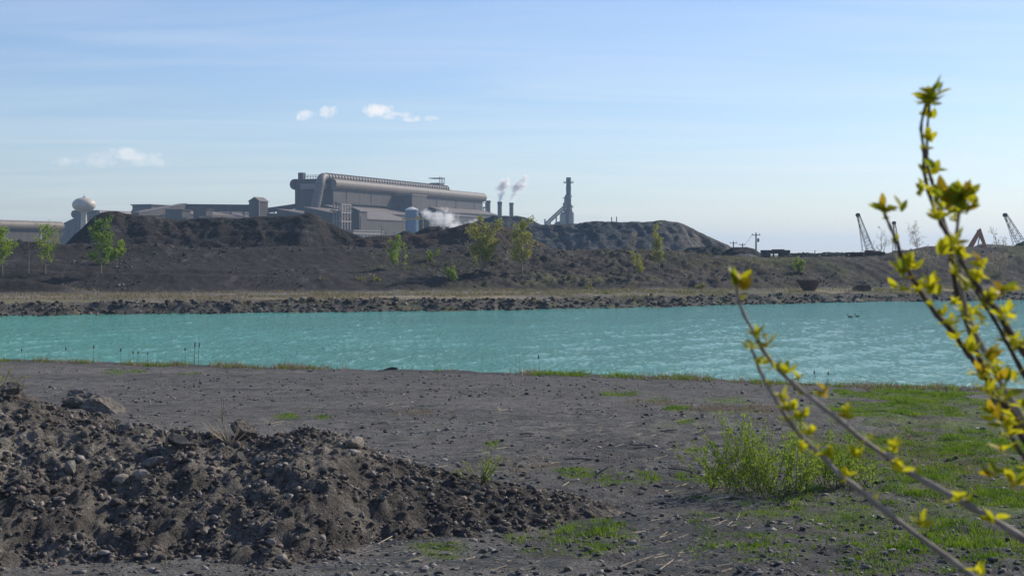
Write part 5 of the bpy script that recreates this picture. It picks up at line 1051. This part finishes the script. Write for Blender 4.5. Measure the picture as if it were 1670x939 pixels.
for px, py, D, n_, l in ((1519, 166, 3.3, 9, 22), (1510, 172, 3.3, 3, 18), (1518, 228, 3.3, 4, 17), (1519, 279, 3.3, 3, 20), (1500, 316, 3.32, 3, 17), (1520, 312, 3.3, 3, 15), (1560, 328, 3.2, 11, 28), (1570, 345, 3.2, 5, 28), (1535, 322, 3.25, 4, 24), (1545, 340, 3.25, 4, 22), (1590, 333, 3.2, 2, 22), (1532, 355, 3.3, 5, 18),
                      (1441, 346, 3.4, 6, 22), (1463, 343, 3.4, 2, 20), (1535, 411, 3.3, 3, 22), (1563, 395, 3.2, 3, 20), (1602, 432, 3.0, 5, 20), (1480, 434, 3.4, 4, 18), (1488, 440, 3.4, 2, 16), (1467, 449, 3.4, 2, 20), (1466, 470, 3.4, 2, 16), (1516, 466, 3.4, 4, 18), (1522, 476, 3.4, 3, 18), (1582, 470, 3.2, 5, 20), (1594, 455, 3.0, 3, 18), (1632, 478, 3.0, 4, 22), (1640, 513, 3.0, 3, 18), (1552, 495, 3.3, 3, 16), (1538, 512, 3.4, 4, 15), (1548, 524, 3.4, 2, 15),
                      (1207, 466, 3.1, 7, 26), (1237, 548, 3.1, 4, 19), (1250, 564, 3.1, 4, 20), (1226, 566, 3.05, 4, 16), (1247, 592, 3.1, 3, 15), (1262, 600, 3.1, 2, 16), (1286, 605, 3.1, 3, 18), (1300, 622, 3.1, 3, 18), (1344, 644, 3.1, 3, 20), (1280, 650, 3.05, 4, 16), (1290, 666, 3.05, 4, 20), (1308, 682, 3.05, 4, 18), (1378, 678, 3.1, 4, 20), (1326, 706, 3.05, 3, 19), (1352, 742, 3.05, 4, 19), (1398, 745, 3.1, 3, 20), (1460, 732, 3.1, 3, 19), (1308, 733, 3.05, 2, 18), (1415, 716, 3.1, 2, 15), (1380, 776, 3.05, 4, 17), (1470, 764, 3.1, 3, 18),
                      (1580, 575, 3.3, 4, 20), (1610, 580, 3.2, 5, 22), (1618, 592, 3.2, 3, 20), (1600, 612, 3.3, 5, 22), (1625, 615, 3.2, 4, 22), (1650, 620, 3.2, 5, 22), (1640, 650, 3.2, 4, 22), (1622, 680, 3.25, 4, 22), (1610, 640, 3.3, 4, 19), (1655, 690, 3.2, 4, 22), (1648, 710, 3.25, 4, 24), (1668, 660, 3.2, 3, 22), (1660, 560, 3.0, 3, 18), (1640, 735, 3.25, 3, 22), (1560, 550, 3.35, 3, 15), (1592, 540, 3.2, 3, 15), (1605, 525, 3.5, 2, 16), (1585, 520, 3.2, 3, 14), (1620, 770, 3.25, 4, 22), (1655, 790, 3.2, 4, 22), (1560, 815, 3.1, 4, 20), (1500, 855, 3.05, 4, 20), (1620, 850, 3.1, 4, 20), (1600, 935, 3.05, 3, 20)):
    CL.append((px, py, D, n_, l))
for o_, fine, D in stem_objs:                       # buds and small leaves at the nodes all along the twigs
    for p in fine[4:-8:5]:
        q = p + ROOT; px_, py_ = CX + F * q.x / q.y, HY - F * (q.z - EYE) / q.y
        if px_ < 1700 and py_ < 930: CL.append((px_ + rv(-5, 5), py_ + rv(-4, 4), q.y, 2, rv(9, 15)))
for o_, fine, D in stem_objs[2:]:
    for k in range(9):
        p = random.choice(fine[6:-6]); q = p + ROOT; px_, py_ = CX + F * q.x / q.y, HY - F * (q.z - EYE) / q.y
        if px_ < 1690 and 420 < py_ < 800: CL.append((px_ + rv(-12, 12), py_ + rv(-8, 8), q.y, 3, rv(15, 22)))
CL += [(1575, 322, 3.2, 4, 30), (1548, 330, 3.2, 4, 28), (1524, 152, 3.3, 4, 22)]
CL.sort(key=lambda c: (c[1] > 800, -c[4])); 
for c in CL: cluster(c[0], c[1], c[2], int(c[3] * 1.9 + .5), c[4])
tag(REST.build('small_leaves', M['leaf_bush'], shrub, smooth=True), kind='stuff')
# ------------------------------------------------------------------ steam
def steam(path, rads, D, label, dens, scale, name='steam_plume'):
    """a plume whose density swells from puff to puff along its path and frays into noise at the rim"""
    pts = [P(px, py, D) for px, py in path]; base = pts[0]; rr = [r / F * D for r in rads]
    m = bpy.data.materials.new('steam'); m.use_nodes = True; nt = m.node_tree; nt.nodes.clear(); N = nt.nodes; L = nt.links
    out = N.new('ShaderNodeOutputMaterial'); pv = N.new('ShaderNodeVolumePrincipled'); L.new(pv.outputs[0], out.inputs['Volume'])
    pv.inputs['Color'].default_value = (1, .99, .985, 1); pv.inputs['Anisotropy'].default_value = .45
    tc = N.new('ShaderNodeTexCoord'); best = None
    def mth(op, a, b):
        n = N.new('ShaderNodeMath'); n.operation = op
        for i, v in enumerate((a, b)):
            if isinstance(v, (int, float)): n.inputs[i].default_value = v
            else: L.new(v, n.inputs[i])
        return n.outputs[0]
    fine = []; fr = []
    for i in range(len(pts) - 1):
        for k in range(2): fine.append(pts[i].lerp(pts[i + 1], k / 2) - base); fr.append(rr[i] + (rr[i + 1] - rr[i]) * k / 2)
    fine.append(pts[-1] - base); fr.append(rr[-1])
    for p, r in zip(fine, fr):
        vm = N.new('ShaderNodeVectorMath'); vm.operation = 'DISTANCE'; L.new(tc.outputs['Object'], vm.inputs[0]); vm.inputs[1].default_value = p
        d = mth('SUBTRACT', 1.0, mth('DIVIDE', vm.outputs['Value'], r)); best = d if best is None else mth('MAXIMUM', best, d)
    nz = noise_node(nt, scale, 5, .65)
    v = mth('ADD', mth('MULTIPLY', best, .9), mth('MULTIPLY', mth('SUBTRACT', nz.outputs[0], .62), 2.6))
    L.new(mth('MULTIPLY', mth('MINIMUM', mth('MAXIMUM', v, 0.0), .6), dens / .6), pv.inputs['Density'])
    e0 = fine[0] - (fine[1] - fine[0]).normalized() * fr[0] * .6; e1 = fine[-1] + (fine[-1] - fine[-2]).normalized() * fr[-1]
    o = MB().tube([e0] + fine + [e1], [fr[0] * .8] + [r * 1.15 for r in fr] + [fr[-1] * .6], 14).build(name, m, None, smooth=True); o.location = base
    return tag(o, label, 'steam')
steam([(815, 327), (816, 318), (818, 309), (822, 301), (827, 295)], [5, 9, 12, 14, 10], 1320, 'white steam plume over the middle chimney', .9, .2)
steam([(834, 329), (837, 318), (842, 308), (849, 301), (857, 289)], [5, 9, 13, 14, 9], 1330, 'pale steam plume drifting up and right over the rightmost chimney', .8, .2)
steam([(740, 380), (738, 366), (730, 357), (716, 357), (700, 352), (688, 347)], [14, 22, 23, 18, 15, 6], 840, 'white steam cloud billowing in front of the mill beside the silo', .38, .24)
steam([(752, 366), (768, 362), (784, 356)], [5, 7, 4], 830, 'thin wisp of steam trailing right from the white steam cloud', .25, .25)
# ------------------------------------------------------------------ haze
m = bpy.data.materials.new('haze'); m.use_nodes = True; nt = m.node_tree; nt.nodes.clear()
out = nt.nodes.new('ShaderNodeOutputMaterial'); pv = nt.nodes.new('ShaderNodeVolumePrincipled'); nt.links.new(pv.outputs[0], out.inputs['Volume'])
pv.inputs['Color'].default_value = (.52, .73, 1.0, 1); pv.inputs['Density'].default_value = .00014; pv.inputs['Anisotropy'].default_value = .25
tag(MB().box(-14500, 14500, -60, 7200, -2.3, 84).build('haze', m, None), kind='stuff')
